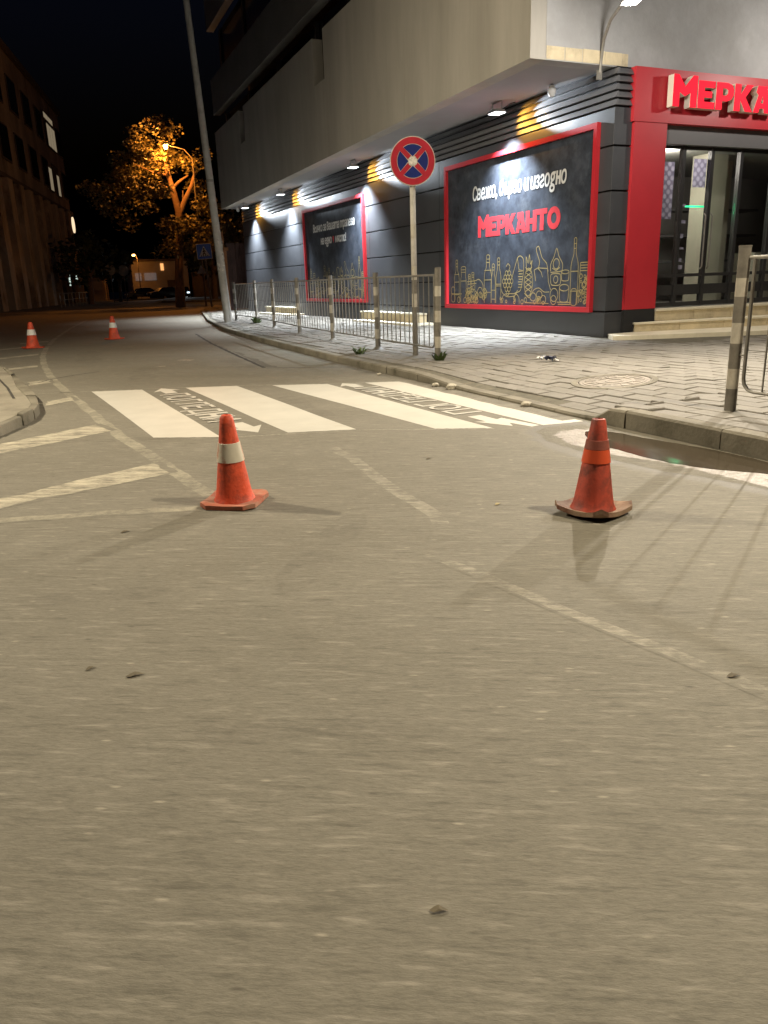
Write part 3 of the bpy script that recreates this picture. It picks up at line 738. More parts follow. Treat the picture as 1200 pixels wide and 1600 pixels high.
# ------------------------------------------------------------------ the shop building
WX, SY = 9.612, 11.40
shop = thing('shop_building', (WX, SY, 0.15), 'dark panelled corner shop with red entrance portal under an overhanging concrete storey', 'shop')
inv = Matrix.Translation((-WX, -SY, -0.15))
def sp(name, mb_, m_, kind=None, smooth=False, bevel=0.0, parent=None):
    """a part of the shop, given in world coordinates"""
    if parent is None or parent is shop:
        mb_.v = [(x-WX, y_-SY, z-0.15) for x, y_, z in mb_.v]
    else:
        mb_.v = [(x-WX, y_-SY, z-0.15) for x, y_, z in mb_.v]
    return mb_.build(name, m_, parent or shop, smooth=smooth, kind=kind, bevel=bevel)
def sbox(name, a, b, m_, bevel=0.0, parent=None):
    q = MB(); q.box(a, b); return sp(name, q, m_, bevel=bevel, parent=parent)
NY = 36.0
sbox('wall', (WX+0.05, SY+0.05, 0.0), (WX+0.35, NY, 4.58), M['black'])
sbox('wall', (WX+0.351, SY+0.05, 0.0), (10.02, SY+0.35, 4.58), M['black'])
gz = [0.0, 0.60, 1.20, 1.92, 2.64, 3.36, 3.97]
rows = list(zip(gz, gz[1:]))
joints_y = [SY, 17.6, 21.9, 28.2, NY]
for ri_, (a, b) in enumerate(rows):
    a2, b2 = a + (0.016 if a > 0 else 0), b - 0.016
    for ya, yb in zip(joints_y, joints_y[1:]):
        pr = 0.0 if ri_ else 0.012
        sbox('wall_panel', (WX - pr, ya + (0.0 if ya == SY else 0.004), a2), (WX+0.049, yb-0.004, b2), M['clad'], 0.004)
    sbox('wall_panel', (WX+0.0495, SY, a2), (9.995, SY+0.049, b2), M['clad'], 0.004)
# louvre slats above the panels, turning the corner
for k in range(5):
    z0 = 3.985 + k*0.118
    q = MB()
    q.hexa([(WX-0.015,SY-0.02,z0),(WX+0.049,SY-0.02,z0),(WX+0.049,NY,z0),(WX-0.015,NY,z0),
            (WX+0.025,SY-0.02,z0+0.090),(WX+0.049,SY-0.02,z0+0.090),(WX+0.049,NY,z0+0.090),(WX+0.025,NY,z0+0.090)])
    sp('louvre_slat', q, M['slat'])
    q = MB()
    q.hexa([(WX+0.0495,SY-0.035,z0),(9.95,SY-0.035,z0),(9.95,SY+0.049,z0),(WX+0.0495,SY+0.049,z0),
            (WX+0.0495,SY+0.02,z0+0.090),(9.95,SY+0.02,z0+0.090),(9.95,SY+0.049,z0+0.090),(WX+0.0495,SY+0.049,z0+0.090)])
    sp('louvre_slat', q, M['slat'])
# overhang: soffit, parapet panels, strip windows, upper bands (outer edge runs slightly off the wall line)
def xo(y_): return 7.96 + 0.9*(y_-11.6)/25.1
def band(name, ya, yb, z0, z1, m_, off=0.0, thick=0.3):
    q = MB(); xa, xb = xo(ya)+off, xo(yb)+off
    q.hexa([(xa,ya,z0),(xa+thick,ya,z0),(xb+thick,yb,z0),(xb,yb,z0),(xa,ya,z1),(xa+thick,ya,z1),(xb+thick,yb,z1),(xb,yb,z1)])
    return sp(name, q, m_)
SY2 = 11.52
q = MB(); q.prism([(xo(SY2)+0.01,SY2+0.02),(WX+0.3,SY2+0.02),(WX+0.3,NY+0.6),(xo(NY+0.6)+0.01,NY+0.6)], 4.60, 4.72); sp('soffit', q, M['soffit'])
yq = [SY2, 16.4, 21.6, 22.5, 26.8, 31.1, 31.9, NY+0.6]
for ya, yb in zip(yq, yq[1:]):
    slot = (ya, yb) in ((21.6, 22.5), (31.1, 31.9))
    band('parapet_panel', ya+0.004, yb-0.004, 4.585, 6.52 if slot else 7.70, M['concrete'])
band('strip_window', SY2+0.05, NY+0.6, 4.9, 8.40, M['darkglass'], 0.55, 0.15)
band('upper_band', SY2, NY+0.6, 8.40, 9.75, M['concrete_dark'], 0.0)
band('strip_window', SY2+0.05, NY+0.6, 9.75, 11.6, M['darkglass'], 0.5, 0.15)
band('upper_band', SY2, NY+0.6, 11.6, 13.4, M['concrete_dark'], 0.0)
band('strip_window', SY2+0.05, NY+0.6, 13.4, 15.2, M['darkglass'], 0.5, 0.15)
band('roof_edge', SY2-0.1, NY+0.8, 15.2, 16.0, M['concrete_dark'], -0.1)
for yy in [15.0 + 4.2*k for k in range(6)]:
    for z0, z1 in ((7.70, 8.40), (9.75, 11.6), (13.4, 15.2)):
        band('window_mullion', yy, yy+0.12, z0, z1, M['mullion'], 0.44, 0.1)
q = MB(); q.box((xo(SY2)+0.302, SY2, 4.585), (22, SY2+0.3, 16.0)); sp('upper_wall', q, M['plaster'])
q = MB(); q.box((21.7, SY2+0.31, 0.0), (22, NY+0.29, 15.99)); sp('rear_wall', q, M['concrete'])
q = MB(); q.box((10.5, NY+0.3, 4.73), (22, NY+0.6, 16.0)); sp('rear_wall', q, M['concrete'])
q = MB(); q.box((xo(SY2)+0.45, SY2+0.302, 16.0), (22, NY+0.6, 16.12)); sp('roof', q, M['concrete'])
# a rough course of bare blocks just above the soffit on the short side
rb = random.Random(4)
xk = xo(SY2)+0.31
while xk < 9.9:
    w = rb.uniform(0.34, 0.46)
    q = MB(); q.box((xk, SY2-0.006-rb.uniform(0, .014), 4.60), (min(xk+w-0.015, 9.93), SY2+0.001, 4.79+rb.uniform(-.006,.006))); sp('bare_block', q, M['stone'])
    xk += w
# red portal
sbox('portal_jamb', (10.00, SY-0.06, 0.62), (10.73, SY+0.5, 3.739), M['red'])
sbox('portal_header', (9.955, SY-0.075, 3.74), (17.1, SY+0.5, 4.575), M['red'])
sbox('portal_jamb', (16.2, SY-0.06, 0.62), (17.0, SY+0.5, 3.739), M['red'])
sbox('plinth', (9.998, SY-0.055, 0.0), (10.73, SY+0.5, 0.619), M['black'])
sbox('lintel', (10.731, SY+0.06, 3.44), (16.199, SY+0.3, 3.738), M['lintel'])
sbox('return_wall', (17.0, SY+0.02, 0.0), (22.0, SY+0.4, 4.58), M['clad'])
# glazed front: mullions, rails, panes
GY = SY + 0.20
mull = [10.74, 11.36, 12.06, 12.80, 13.7, 14.5, 15.3, 16.14]
for x in mull: sbox('mullion', (x, GY-0.04, 0.62), (x+0.075, GY+0.05, 3.438), M['mullion'])
for a, b in zip(mull, mull[1:]):
    sbox('rail', (a+0.076, GY-0.03, 1.16), (b-0.001, GY+0.04, 1.22), M['mullion'])
    sbox('rail', (a+0.076, GY-0.03, 0.62), (b-0.001, GY+0.04, 0.70), M['mullion'])
    sbox('rail', (a+0.076, GY-0.03, 3.38), (b-0.001, GY+0.04, 3.437), M['mullion'])
    sbox('kick_panel', (a+0.076, GY-0.01, 0.83), (b-0.001, GY+0.02, 1.02), M['mullion'])
    sbox('pane', (a+0.076, GY, 1.222), (b-0.001, GY+0.012, 3.378), M['glass'])
    sbox('pane', (a+0.076, GY, 1.022), (b-0.001, GY+0.012, 1.158), M['glass'])
    sbox('pane', (a+0.076, GY, 0.702), (b-0.001, GY+0.012, 0.828), M['glass'])
for k, z_ in enumerate((2.42, 2.12, 1.86, 1.66, 1.44, 1.30)):
    sbox('door_sticker', (11.47, GY-0.006, z_), (11.47+0.07+0.03*(k % 2), GY-0.001, z_+0.035+0.02*(k % 3)), M['lace'])
for x_ in (11.98, 12.15):
    q = MB(); q.tube([(x_, GY-0.05, 1.30), (x_, GY-0.09, 1.34), (x_, GY-0.09, 2.25), (x_, GY-0.05, 2.29)], 0.014, 8); sp('door_handle', q, M['steel'])
for k in range(4):
    sbox('shelf', (13.2, 13.8, 0.9+0.55*k), (16.0, 14.3, 0.95+0.55*k), M['lintel'])
sbox('counter', (14.4, 12.4, 0.612), (16.0, 13.0, 1.6), M['inner_beige'])
sbox('inner_floor', (10.74, SY+0.3, 0.45), (22, 16.0, 0.61), M['inner'])
sbox('inner_ceiling', (10.74, SY+0.35, 3.5), (22, 16.0, 3.6), M['inner'])
sbox('inner_wall', (10.5, 15.6, 0.5), (22, 15.8, 3.5), M['inner'])
sbox('inner_wall', (10.3, SY+0.51, 0.5), (10.5, 15.59, 3.5), M['inner'])
sbox('inner_column', (12.95, 12.5, 0.611), (13.5, 12.9, 3.499), M['inner_beige'])
sbox('inner_column', (14.0, 13.2, 0.611), (14.4, 13.6, 3.499), M['inner_beige'])
sbox('inner_partition', (11.0, 13.6, 0.611), (12.2, 13.68, 2.9), M['lintel'])
# posters and the green strip light on the glazing
def top(name, q, m_, label, cat, group=None, kind=None, smooth=False):
    o = q.build(name, m_, smooth=smooth, kind=kind); return props(o, label, cat, group)
q = MB(); q.box((11.03, GY+0.06, 2.20), (11.27, GY+0.066, 3.18)); top('window_poster', q, M['lace'], 'tall narrow white lattice poster behind the door glass beside the red jamb', 'poster', 'posters behind the entrance glass')
q = MB(); q.box((11.74, GY+0.06, 2.76), (12.055, GY+0.066, 3.25)); top('window_poster', q, M['lace'], 'squarish white lattice poster behind the glass above the green strip light', 'poster', 'posters behind the entrance glass')
q = MB(); q.box((12.12, GY+0.55, 2.46), (12.60, GY+0.59, 2.49)); top('strip_light', q, M['green_led'], 'thin glowing green strip light behind the entrance glass', 'light')
lamp('strip_light_glow', 'POINT', (12.3, GY+0.5, 2.44), 4, (0.05, 1, 0.4), 0.1)
lamp('shop_interior_fill', 'POINT', (11.7, 12.3, 3.30), 120, (1.0, 0.93, 0.85), 0.2)  # unseen light added to lift the dark interior behind the glass

# entrance steps, splayed towards the pavement corner
steps = thing('entrance_steps', (11.0, 10.8, 0.15), 'sandy stone entrance steps with pale treads below the glass doors', 'steps')
def stp(name, poly, z0, z1, m_):
    b = MB(); b.prism([(x-11.0, y_-10.8) for x, y_ in poly], z0-0.15, z1-0.15); return b.build(name, m_, steps, bevel=0.006)
def slab_course(p, q, back, z0, z1, n):
    for k in range(n):
        t0, t1 = (k+.006)/n, (k+.994)/n
        a = (p[0]+(q[0]-p[0])*t0, p[1]+(q[1]-p[1])*t0); b = (p[0]+(q[0]-p[0])*t1, p[1]+(q[1]-p[1])*t1)
        stp('riser_block', [a, b, (b[0], back), (a[0], back)], z0, z1, M['stone'])
stp('tread', [(9.36,10.86),(9.62,10.70),(12.7,9.62),(16.8,9.2),(16.8,11.33),(9.64,11.33)], 0.02, 0.215, M['cap'])
slab_course((10.23,11.30),(16.8,10.12), 11.335, 0.216, 0.345, 7)
stp('tread', [(10.20,11.28),(16.8,10.08),(16.8,11.335),(10.21,11.335)], 0.346, 0.385, M['cap'])
slab_course((10.735,11.33),(16.19,11.02), 11.55, 0.386, 0.560, 6)
stp('tread', [(10.732,11.30),(16.2,10.98),(16.2,11.56),(10.732,11.56)], 0.561, 0.605, M['cap'])

# stone ledges at the foot of the long wall
def ledge(ya, yb, label):
    t = thing('stone_ledge', (9.3, ya, 0.15), label, 'ledge', 'stone ledges along the wall foot')
    b = MB(); b.box((-0.42, -0.5, -0.02), (0.29, yb-ya-0.25, 0.05)); b.build('slab', M['cap'], t, bevel=0.006)
    n = max(2, int((yb-ya)/0.9))
    for k in range(n):
        b = MB(); b.box((-0.05, (yb-ya)*k/n+.006, 0.051), (0.29, (yb-ya)*(k+1)/n-.006, 0.235)); b.build('block', M['stone'], t, bevel=0.006)
    b = MB(); b.box((-0.09, -0.02, 0.236), (0.29, yb-ya+0.02, 0.28)); b.build('cap_slab', M['cap'], t, bevel=0.006)
ledge(18.3, 21.9, 'low sandy stone ledge at the wall foot between the two posters')
ledge(28.6, 32.0, 'low stone ledge at the wall foot beyond the far poster')

# solid red shop sign on the header
sign = thing('shop_sign', (10.63, SY-0.075, 3.97), 'glowing red block letters of the shop name on the red header', 'sign')
x = 0.0; wid = {'M': .545, 'E': .40, 'P': .42, 'K': .46, 'A': .42, 'H': .43, 'T': .42, 'O': .50}
for ch in WORD:
    vs, fs, nz = cut_letter(ch, wid[ch], 0.435, 0.13)
    b = MB()
    for f, n_ in zip(fs, nz):
        pass
    b.v = [(x+vx, -(0.04+vz), vy) for vx, vy, vz in vs]; b.f = fs; b.m = [0 if n_ > 0.9 else 1 for n_ in nz]
    b.build('letter', [M['letter_red'], M['letter_side']], sign)
    x += wid[ch] + 0.022
for xx in (0.2, 1.4, 2.6, 3.5):
    b = MB(); b.box((xx, -0.039, 0.18), (xx+0.04, -0.001, 0.22)); b.build('stud', M['case'], sign)

# ------------------------------------------------------------------ the two framed wall posters
def hline(a, b, v): return [(a, v), (b, v)]
def bottle_art(u, w, h, neck=0.38, bands=(0.55, 0.25), cap=True):
    nw = w*neck
    pts = [(u-w/2, 0.02), (u-w/2, h*0.60), (u-nw/2, h*0.78), (u-nw/2, h), (u+nw/2, h), (u+nw/2, h*0.78), (u+w/2, h*0.60), (u+w/2, 0.02)]
    out = [pts] + [hline(u-w/2, u+w/2, h*b_) for b_ in bands]
    if cap: out += [hline(u-nw/2, u+nw/2, h*0.93), hline(u-nw/2, u+nw/2, h*0.86)]
    return out
def circ(u, v, r, n=10, sq=1.0): return [(u+r*math.cos(2*math.pi*k/n), v+r*sq*math.sin(2*math.pi*k/n)) for k in range(n+1)]
def art_strokes():
    A = []
    A += bottle_art(0.38, 0.22, 1.00, 0.35, (0.68, 0.5, 0.2)) + bottle_art(0.70, 0.26, 0.84, 0.75, (0.62,))
    A += [circ(0.2, 0.12, 0.10), circ(0.2, 0.30, 0.09), circ(0.48, 0.08, 0.07), hline(0.1, 0.62, 0.22)]
    A += bottle_art(0.98, 0.16, 0.66, 0.5, (0.4,)) + bottle_art(1.14, 0.18, 0.70, 0.5, (0.45,))
    A += [[(0.88,0.50),(1.25,0.52),(1.40,0.55),(1.52,0.50),(1.60,0.40),(1.60,0.1)], [(0.9,0.44),(1.3,0.46)], [(0.88,0.32),(1.2,0.42)], [(1.36,0.1),(1.36,0.28),(1.42,0.36),(1.52,0.36),(1.58,0.28)]]
    r = random.Random(21)
    for k in range(26): A.append(circ(0.75+r.random()*0.95, 0.05+r.random()*0.26, r.uniform(0.03, 0.075), 8))
    A += bottle_art(1.80, 0.30, 1.06, 0.42, (0.70, 0.50, 0.24)) + bottle_art(2.03, 0.17, 0.86, 0.5, (0.35, 0.12)) + bottle_art(2.25, 0.20, 0.98, 0.42, (0.44, 0.40))
    # grapes over a bowl
    for j, n in enumerate((2, 3, 4, 3, 2, 1)):
        for k in range(n): A.append(circ(2.62+(k-(n-1)/2)*0.105, 0.66-j*0.085, 0.052, 8))
    A += [[(2.55,0.80),(2.62,0.86),(2.70,0.80),(2.66,0.72)], [(2.34,0.36),(2.42,0.24),(2.60,0.16),(2.90,0.18),(3.0,0.30)]]
    A += [[(2.38,0.02),(2.42,0.16),(2.55,0.22),(2.95,0.22),(3.06,0.14),(3.08,0.02)]]
    # paper bag and pineapple
    A += [[(2.78,0.55),(2.98,0.96),(3.10,1.0),(3.20,0.93),(3.22,0.70),(3.12,0.30),(2.90,0.24)], [(2.98,0.96),(3.05,0.72),(3.2,0.70)]]
    for k in range(7): A.append([(3.02+0.02*(k%2), 0.36+0.055*k), (3.18, 0.36+0.055*k)])
    A += [circ(3.40, 0.46, 0.15, 12, 1.9), [(3.32,0.70),(3.30,0.98),(3.38,0.84),(3.42,1.02),(3.46,0.82),(3.52,0.9),(3.48,0.70)]]
    for k in range(5): A += [[(3.28,0.26+0.1*k),(3.52,0.36+0.1*k)], [(3.52,0.26+0.1*k),(3.28,0.36+0.1*k)]]
    # champagne bottle leaning in a bucket
    A += [[(3.66,1.14),(3.74,1.16),(3.86,0.94),(4.02,0.82),(4.08,0.66)], [(3.66,1.14),(3.68,1.04),(3.78,0.86),(3.74,0.72)], [(3.60,0.70),(3.72,0.74),(4.06,0.72)], [(3.60,0.70),(3.66,0.48)], [(4.06,0.72),(4.10,0.46),(4.18,0.30)], [(3.72,0.74),(3.84,0.66),(3.90,0.55)]]
    A += [[(3.26,0.24),(3.44,0.14),(3.60,0.30),(3.78,0.34),(3.96,0.26),(4.14,0.26)], circ(3.58,0.16,0.11,10,0.75), circ(3.80,0.20,0.10,10,0.8), circ(3.94,0.11,0.09,10,0.9), [(3.28,0.04),(4.12,0.03)]]
    # cupcake, jar, cups
    A += [[(4.16,0.66),(4.16,0.80),(4.26,0.94),(4.34,1.10),(4.42,0.94),(4.54,0.80),(4.52,0.66),(4.16,0.64)], circ(4.34,0.80,0.10), [(4.22,0.72),(4.34,0.67),(4.46,0.73)],
          [(4.18,0.60),(4.20,0.40),(4.48,0.40),(4.48,0.60),(4.18,0.60)], circ(4.34,0.5,0.07), circ(4.64,0.64,0.12,12,0.3), [(4.52,0.64),(4.54,0.48),(4.74,0.48),(4.76,0.64)],
          circ(4.62,0.34,0.15,12,0.42), [(4.47,0.34),(4.50,0.08),(4.74,0.08),(4.77,0.34)], [(4.40,0.06),(4.84,0.06)], [(4.44,0.02),(4.84,0.02)], circ(4.30,0.20,0.13), circ(4.28,0.10,0.09)]
    A += bottle_art(4.92, 0.22, 1.24, 0.32, (0.52, 0.22)) + [[(4.85,0.30),(5.0,0.30),(5.0,0.02),(4.85,0.02),(4.85,0.30)]]
    for k in range(4): A.append([(5.10,0.80-0.05*k),(5.32,0.80-0.05*k)])
    A += [[(5.10,0.80),(5.08,0.05)], [(5.32,0.80),(5.32,0.05)]]
    for k in range(22): A.append(circ(5.06+r.random()*0.26, 0.05+r.random()*0.52, r.uniform(0.025, 0.06), 8))
    for k in range(16): A.append(circ(2.2+r.random()*2.2, 0.04+r.random()*0.10, r.uniform(0.02, 0.05), 7))
    return A
def smooth_line(p):
    if len(p) < 4: return p
    v = [Vector(q) for q in p]; n = len(v); out = []; cl = (v[0]-v[-1]).length < 1e-6
    for i in range(n-1):
        a = v[i-1] if i > 0 else (v[-2] if cl else v[0]); d = v[i+2] if i+2 < n else (v[1] if cl else v[-1])
        m1 = (v[i+1]-a)*0.32; m2 = (d-v[i])*0.32
        for t in (0, .25, .5, .75):
            out.append(v[i]*(2*t**3-3*t*t+1) + m1*(t**3-2*t*t+t) + v[i+1]*(-2*t**3+3*t*t) + m2*(t**3-t*t))
    out.append(v[-1]); return [(q.x, q.y) for q in out]
ART = art_strokes()
def wall_poster(ytop_left, ywidth, z0, z1, label, which):
    t = thing('wall_poster', (WX, ytop_left, z0), label, 'poster', 'framed posters on the dark wall')
    fw, fd = 0.092, 0.085
    W_, H_ = ywidth, z1-z0
    def lb(name, u0, u1, v0, v1, d0, d1, m_):   # u to the viewer's right (world -Y), v up, d out of the wall
        b = MB(); b.box((-d1, -u1, v0), (-d0, -u0, v1)); return b.build(name, m_, t)
    lb('frame_rail', 0, W_, 0, fw, 0.002, fd, M['frame_red']); lb('frame_rail', 0, W_, H_-fw, H_, 0.002, fd, M['frame_red'])
    lb('frame_stile', 0, fw, fw+.001, H_-fw-.001, 0.002, fd, M['frame_red']); lb('frame_stile', W_-fw, W_, fw+.001, H_-fw-.001, 0.002, fd, M['frame_red'])
    lb('print_panel', fw+.001, W_-fw-.001, fw+.001, H_-fw-.001, 0.002, 0.020, M['print'])
    U, V = (0, -1, 0), (0, 0, 1)
    d = -0.023
    b = MB()
    k = (W_-0.24)/5.36
    for s in ART: ribbon(b, smooth_line([(a*k, c*0.97) for a, c in s]), 0.016, (d, -0.12, 0.115), U, V)
    b.build('drawing', M['gold_print'], t)
    if which == 1:
        chars = [('С',.92,0),'в','е','ж','о',(',',1,0),' ','б','ъ','р','з','о',' ',('u',1.2,0),' ',('u',1.2,0),'з',('ƨ',1.0,0),'о',('g',1.2,0),'н','о']
        lettering('slogan', chars, (d, -1.22, 2.33), U, V, 3.36, 0.235, M['white_print'], t, 0.020, 0.075, 0.12)
        uu = 1.45; hh = 0.40
        ww = {'M': .45, 'E': .325, 'P': .32, 'K': .38, 'A': .35, 'H': .37, 'T': .34, 'O': .42}
        bb = MB()
        for ch in WORD:
            vs, fs, nz = cut_letter(ch, ww[ch], hh, 0.0)
            bb.add([Vector((d, -uu-vx, 1.54+vy)) for vx, vy, vz in vs], fs); uu += ww[ch]+0.006
        bb.build('wordmark', M['red_print'], t)
    else:
        chars = [('B',1,0),'c',('u',1.2,0),'ч','к','о',' ','з','а',' ',('B',1,0),'а','ш','а',('m',1.2,0),'а',' ',('m',1.2,0),'р','а',('n',1.2,0),'е','з','а']
        lettering('slogan', chars, (d, -0.95, 2.28), U, V, 3.70, 0.20, M['white_print'], t, 0.03, 0.03, 0.10)
        lettering('slogan', ['н','а',' ','е',('g',1.2,0),'н','о'], (d, -1.65, 1.86), U, V, 1.02, 0.19, M['white_print'], t, 0.03, 0.03, 0.10)
        lettering('slogan', ['м','я','с',('m',1.2,0),'о','!'], (d, -3.00, 1.86), U, V, 0.92, 0.19, M['white_print'], t, 0.03, 0.03, 0.10)
        bb = MB()
        pin = [(0.0,-0.04)] + [(0.07*math.cos(a), 0.12+0.07*math.sin(a)) for a in [math.radians(-20+22*k) for k in range(11)]]
        bb.add([Vector((d, -2.83-a, 1.88+c)) for a, c in pin], [tuple(range(len(pin)))]); bb.build('pin_mark', M['red_print'], t)
    return t
wall_poster(17.22, 5.48, 0.585, 3.775, 'large framed poster with white slogan, red shop name and gold bottles nearest the corner', 1)
wall_poster(27.60, 5.46, 0.66, 3.735, 'farther framed poster with two white lines of writing behind the railing', 2)

# ------------------------------------------------------------------ floodlights under the soffit
def flood(y_, label, power):
    t = thing('floodlight', (9.22, y_, 4.40), label, 'floodlight', 'floodlights under the soffit')
    b = MB(); b.hexa([(-0.13,-0.15,0.0),(0.12,-0.15,0.0),(0.12,0.15,0.0),(-0.13,0.15,0.0),(-0.10,-0.12,0.06),(0.09,-0.12,0.06),(0.09,0.12,0.06),(-0.10,0.12,0.06)])
    b.build('case', M['case'], t)
    b = MB(); b.box((-0.12,-0.14,-0.012), (0.11,0.14,-0.002)); b.build('lens', M['flood_lens'], t)
    b = MB(); b.tube([(0,-0.165,0.03),(0,-0.165,0.19),(0,0.165,0.19),(0,0.165,0.03)], 0.012, 6); b.build('bracket', M['case'], t)
    b = MB(); b.tube([(0.05,0,0.05),(0.16,0,0.10),(0.26,-0.1,0.17),(0.36,-0.1,0.195)], 0.008, 6); b.build('cable', M['black'], t)
    lamp('floodlight_beam', 'SPOT', (9.22, y_, 4.375), power, COOL, 0.05, (8.50, y_+0.12, 0), 108, 0.75)
    # the lens edge throws a yellow fringe on the slats and a white one beyond it
    lamp('floodlight_fringe', 'SPOT', (9.20, y_-0.12, 4.37), power*0.045, (1.0, 0.46, 0.06), 0.02, (9.63, y_-0.45, 4.16), 84, 0.9)
    lamp('floodlight_fringe', 'SPOT', (9.20, y_-0.12, 4.37), power*0.14, COOL, 0.02, (9.63, y_-1.35, 4.25), 36, 0.7)
FP = 4700
flood(14.45, 'bright floodlight under the soffit above the near wall poster', FP)
flood(22.0, 'floodlight under the soffit left of the round road sign', FP)
flood(28.9, 'floodlight under the soffit above the left end of the far poster', FP)
flood(33.9, 'farthest lit floodlight under the soffit at the dark end of the wall', FP)
def seccam(p, label):
    t = thing('security_camera', p, label, 'camera', 'cameras under the soffit')
    b = MB(); b.lathe([(0.0,0.17),(0.06,0.17),(0.06,0.13),(0.075,0.12),(0.075,0.05),(0.05,0.0),(0.0,-0.015)], 14); b.build('housing', M['white'], t, smooth=True)
    b = MB(); b.tube([(0,0,0.165),(0,0,0.20)], 0.03, 8); b.build('mount', M['case'], t)
seccam((9.40, 12.9, 4.40), 'small pale security camera under the soffit near the shop corner')
seccam((9.35, 35.6, 4.40), 'small pale security camera under the far end of the soffit')

# wall lamp on a bent arm over the entrance
wl = thing('wall_lamp', (9.33, SY2, 4.52), 'bright white street lamp on a curved arm above the shop corner', 'lamp')
b = MB(); b.tube([(0,-0.03,-0.06),(0,-0.05,0.14),(-0.10,-0.22,0.38),(-0.38,-0.70,0.50),(-0.80,-1.45,0.46),(-1.05,-1.86,0.36)], 0.024, 10); b.build('arm', M['steel'], wl, smooth=True)
b = MB(); b.box((-0.05,-0.03,-0.16),(0.05,-0.004,-0.02)); b.build('wall_plate', M['steel'], wl)
b = MB(); b.hexa([(-1.42,-2.42,0.27),(-1.20,-2.50,0.27),(-0.94,-1.90,0.30),(-1.14,-1.80,0.30),(-1.36,-2.36,0.36),(-1.22,-2.42,0.36),(-1.00,-1.90,0.40),(-1.12,-1.84,0.40)]); b.build('head', M['case'], wl)
b = MB(); b.hexa([(-1.36,-2.30,0.225),(-1.22,-2.36,0.225),(-1.10,-2.06,0.235),(-1.23,-2.00,0.235),(-1.40,-2.36,0.268),(-1.20,-2.44,0.268),(-1.04,-2.02,0.282),(-1.22,-1.93,0.282)]); b.build('glass', M['bulb_white'], wl)
lamp('wall_lamp_light', 'SPOT', (8.06, 9.34, 4.72), 2400, (1.0, 0.88, 0.70), 0.06, (2.2, 2.6, 0), 124, 1.0)
lamp('wall_lamp_spill', 'POINT', (8.06, 9.34, 4.70), 300, (1.0, 0.95, 0.88), 0.07)

# ------------------------------------------------------------------ railing along the kerb
def banded_post(parent, h, r, name='post', base=True):
    edges = [0, 0.20, 0.36, 0.56, 0.72, 0.92, 1.06, h] if h > 1.1 else [0, .2, .36, .56, .72, .92, h]
    b = MB()
    for k, (a, c) in enumerate(zip(edges, edges[1:])):
        b.tube([(0,0,a),(0,0,c)], r, 12, 0 if k % 2 == 0 else 1, cap=(k == len(edges)-2))
    b.tube([(0,0,h),(0,0,h+0.012)], r*1.05, 12, 0)
    return b.build(name, [M['post_dark'], M['post_white']], parent, smooth=True)
rail_pts = [(5.42,10.02),(5.565,12.49),(5.78,15.16),(5.84,17.5),(6.33,21.2),(6.72,24.6),(6.74,27.45)]
rail_pts = [(5.42,10.02),(5.56,12.45),(5.74,15.1),(5.92,17.75),(6.28,21.0),(6.62,24.0),(6.80,27.3)]
def railing(pts, label, name='guard_railing', hpost=1.28, nbar=11):
    o = Vector((*pts[0], ph(*pts[0])))
    t = thing(name, o, label, 'railing')
    rr = random.Random(len(pts))
    for i, p in enumerate(pts):
        po = banded_post(t, hpost - (0.0 if i else -0.02), 0.046)
        po.location = Vector((*p, ph(*p) - 0.02)) - o
        po.rotation_euler = (rr.uniform(-.015,.015), rr.uniform(-.015,.015), rr.uniform(0, 6))
        if 0 < i < 5:
            f = MB(); f.lathe([(0.0,0.05),(0.05,0.05),(0.07,0.02),(0.12,0.0)], 10); fo = f.build('foot', M['post_dark'], t, smooth=True); fo.location = po.location + Vector((0,0,0.015))
    for i, (p, q_) in enumerate(zip(pts, pts[1:])):
        a = Vector((*p, ph(*p))); c = Vector((*q_, ph(*q_)))
        d = (c-a); L_ = d.length; d.normalize()
        s0, s1 = 0.10, L_-0.10
        zt, zb, rc = 1.19, 0.17, 0.10
        pa = a - o
        P = lambda s_, z: pa + d*s_ + Vector((0,0,z))
        ring = [P(s0, zb+rc)] + [P(s0+rc*(1-math.cos(w)), zb+rc*(1-math.sin(w))) for w in (0.5,1.05)] + [P(s0+rc, zb), P(s1-rc, zb)] + \
               [P(s1-rc+rc*math.sin(w), zb+rc*(1-math.cos(w))) for w in (0.5,1.05)] + [P(s1, zb+rc), P(s1, zt)]
        f = MB(); f.tube([P(s0, zt)] + ring, 0.0145, 8); f.tube([P(s0-0.055, zt), P(s1+0.055, zt)], 0.0145, 8)
        fo = f.build('panel_frame', M['steel'], t, smooth=True)
        n = nbar if i < 6 else 9
        for k in range(n):
            s_ = s0 + (s1-s0)*(k+1)/(n+1)
            g = MB(); g.tube([P(s_, zb+0.01), P(s_, zt-0.01)], 0.008, 6); g.build('bar', M['steel'], fo)
        for s_, e in ((s0, -0.06), (s1, 0.06)):
            g = MB(); g.tube([P(s_, 0.45), P(s_+e, 0.45)], 0.009, 6); g.build('clip', M['steel'], fo)
    return t
railing(rail_pts, 'long kerbside railing of barred panels between black and white banded posts')
railing([(5.17,4.54),(5.23,2.15),(5.25,-0.2)], 'short near railing with a banded post at the right edge, beside the puddle', hpost=1.27)

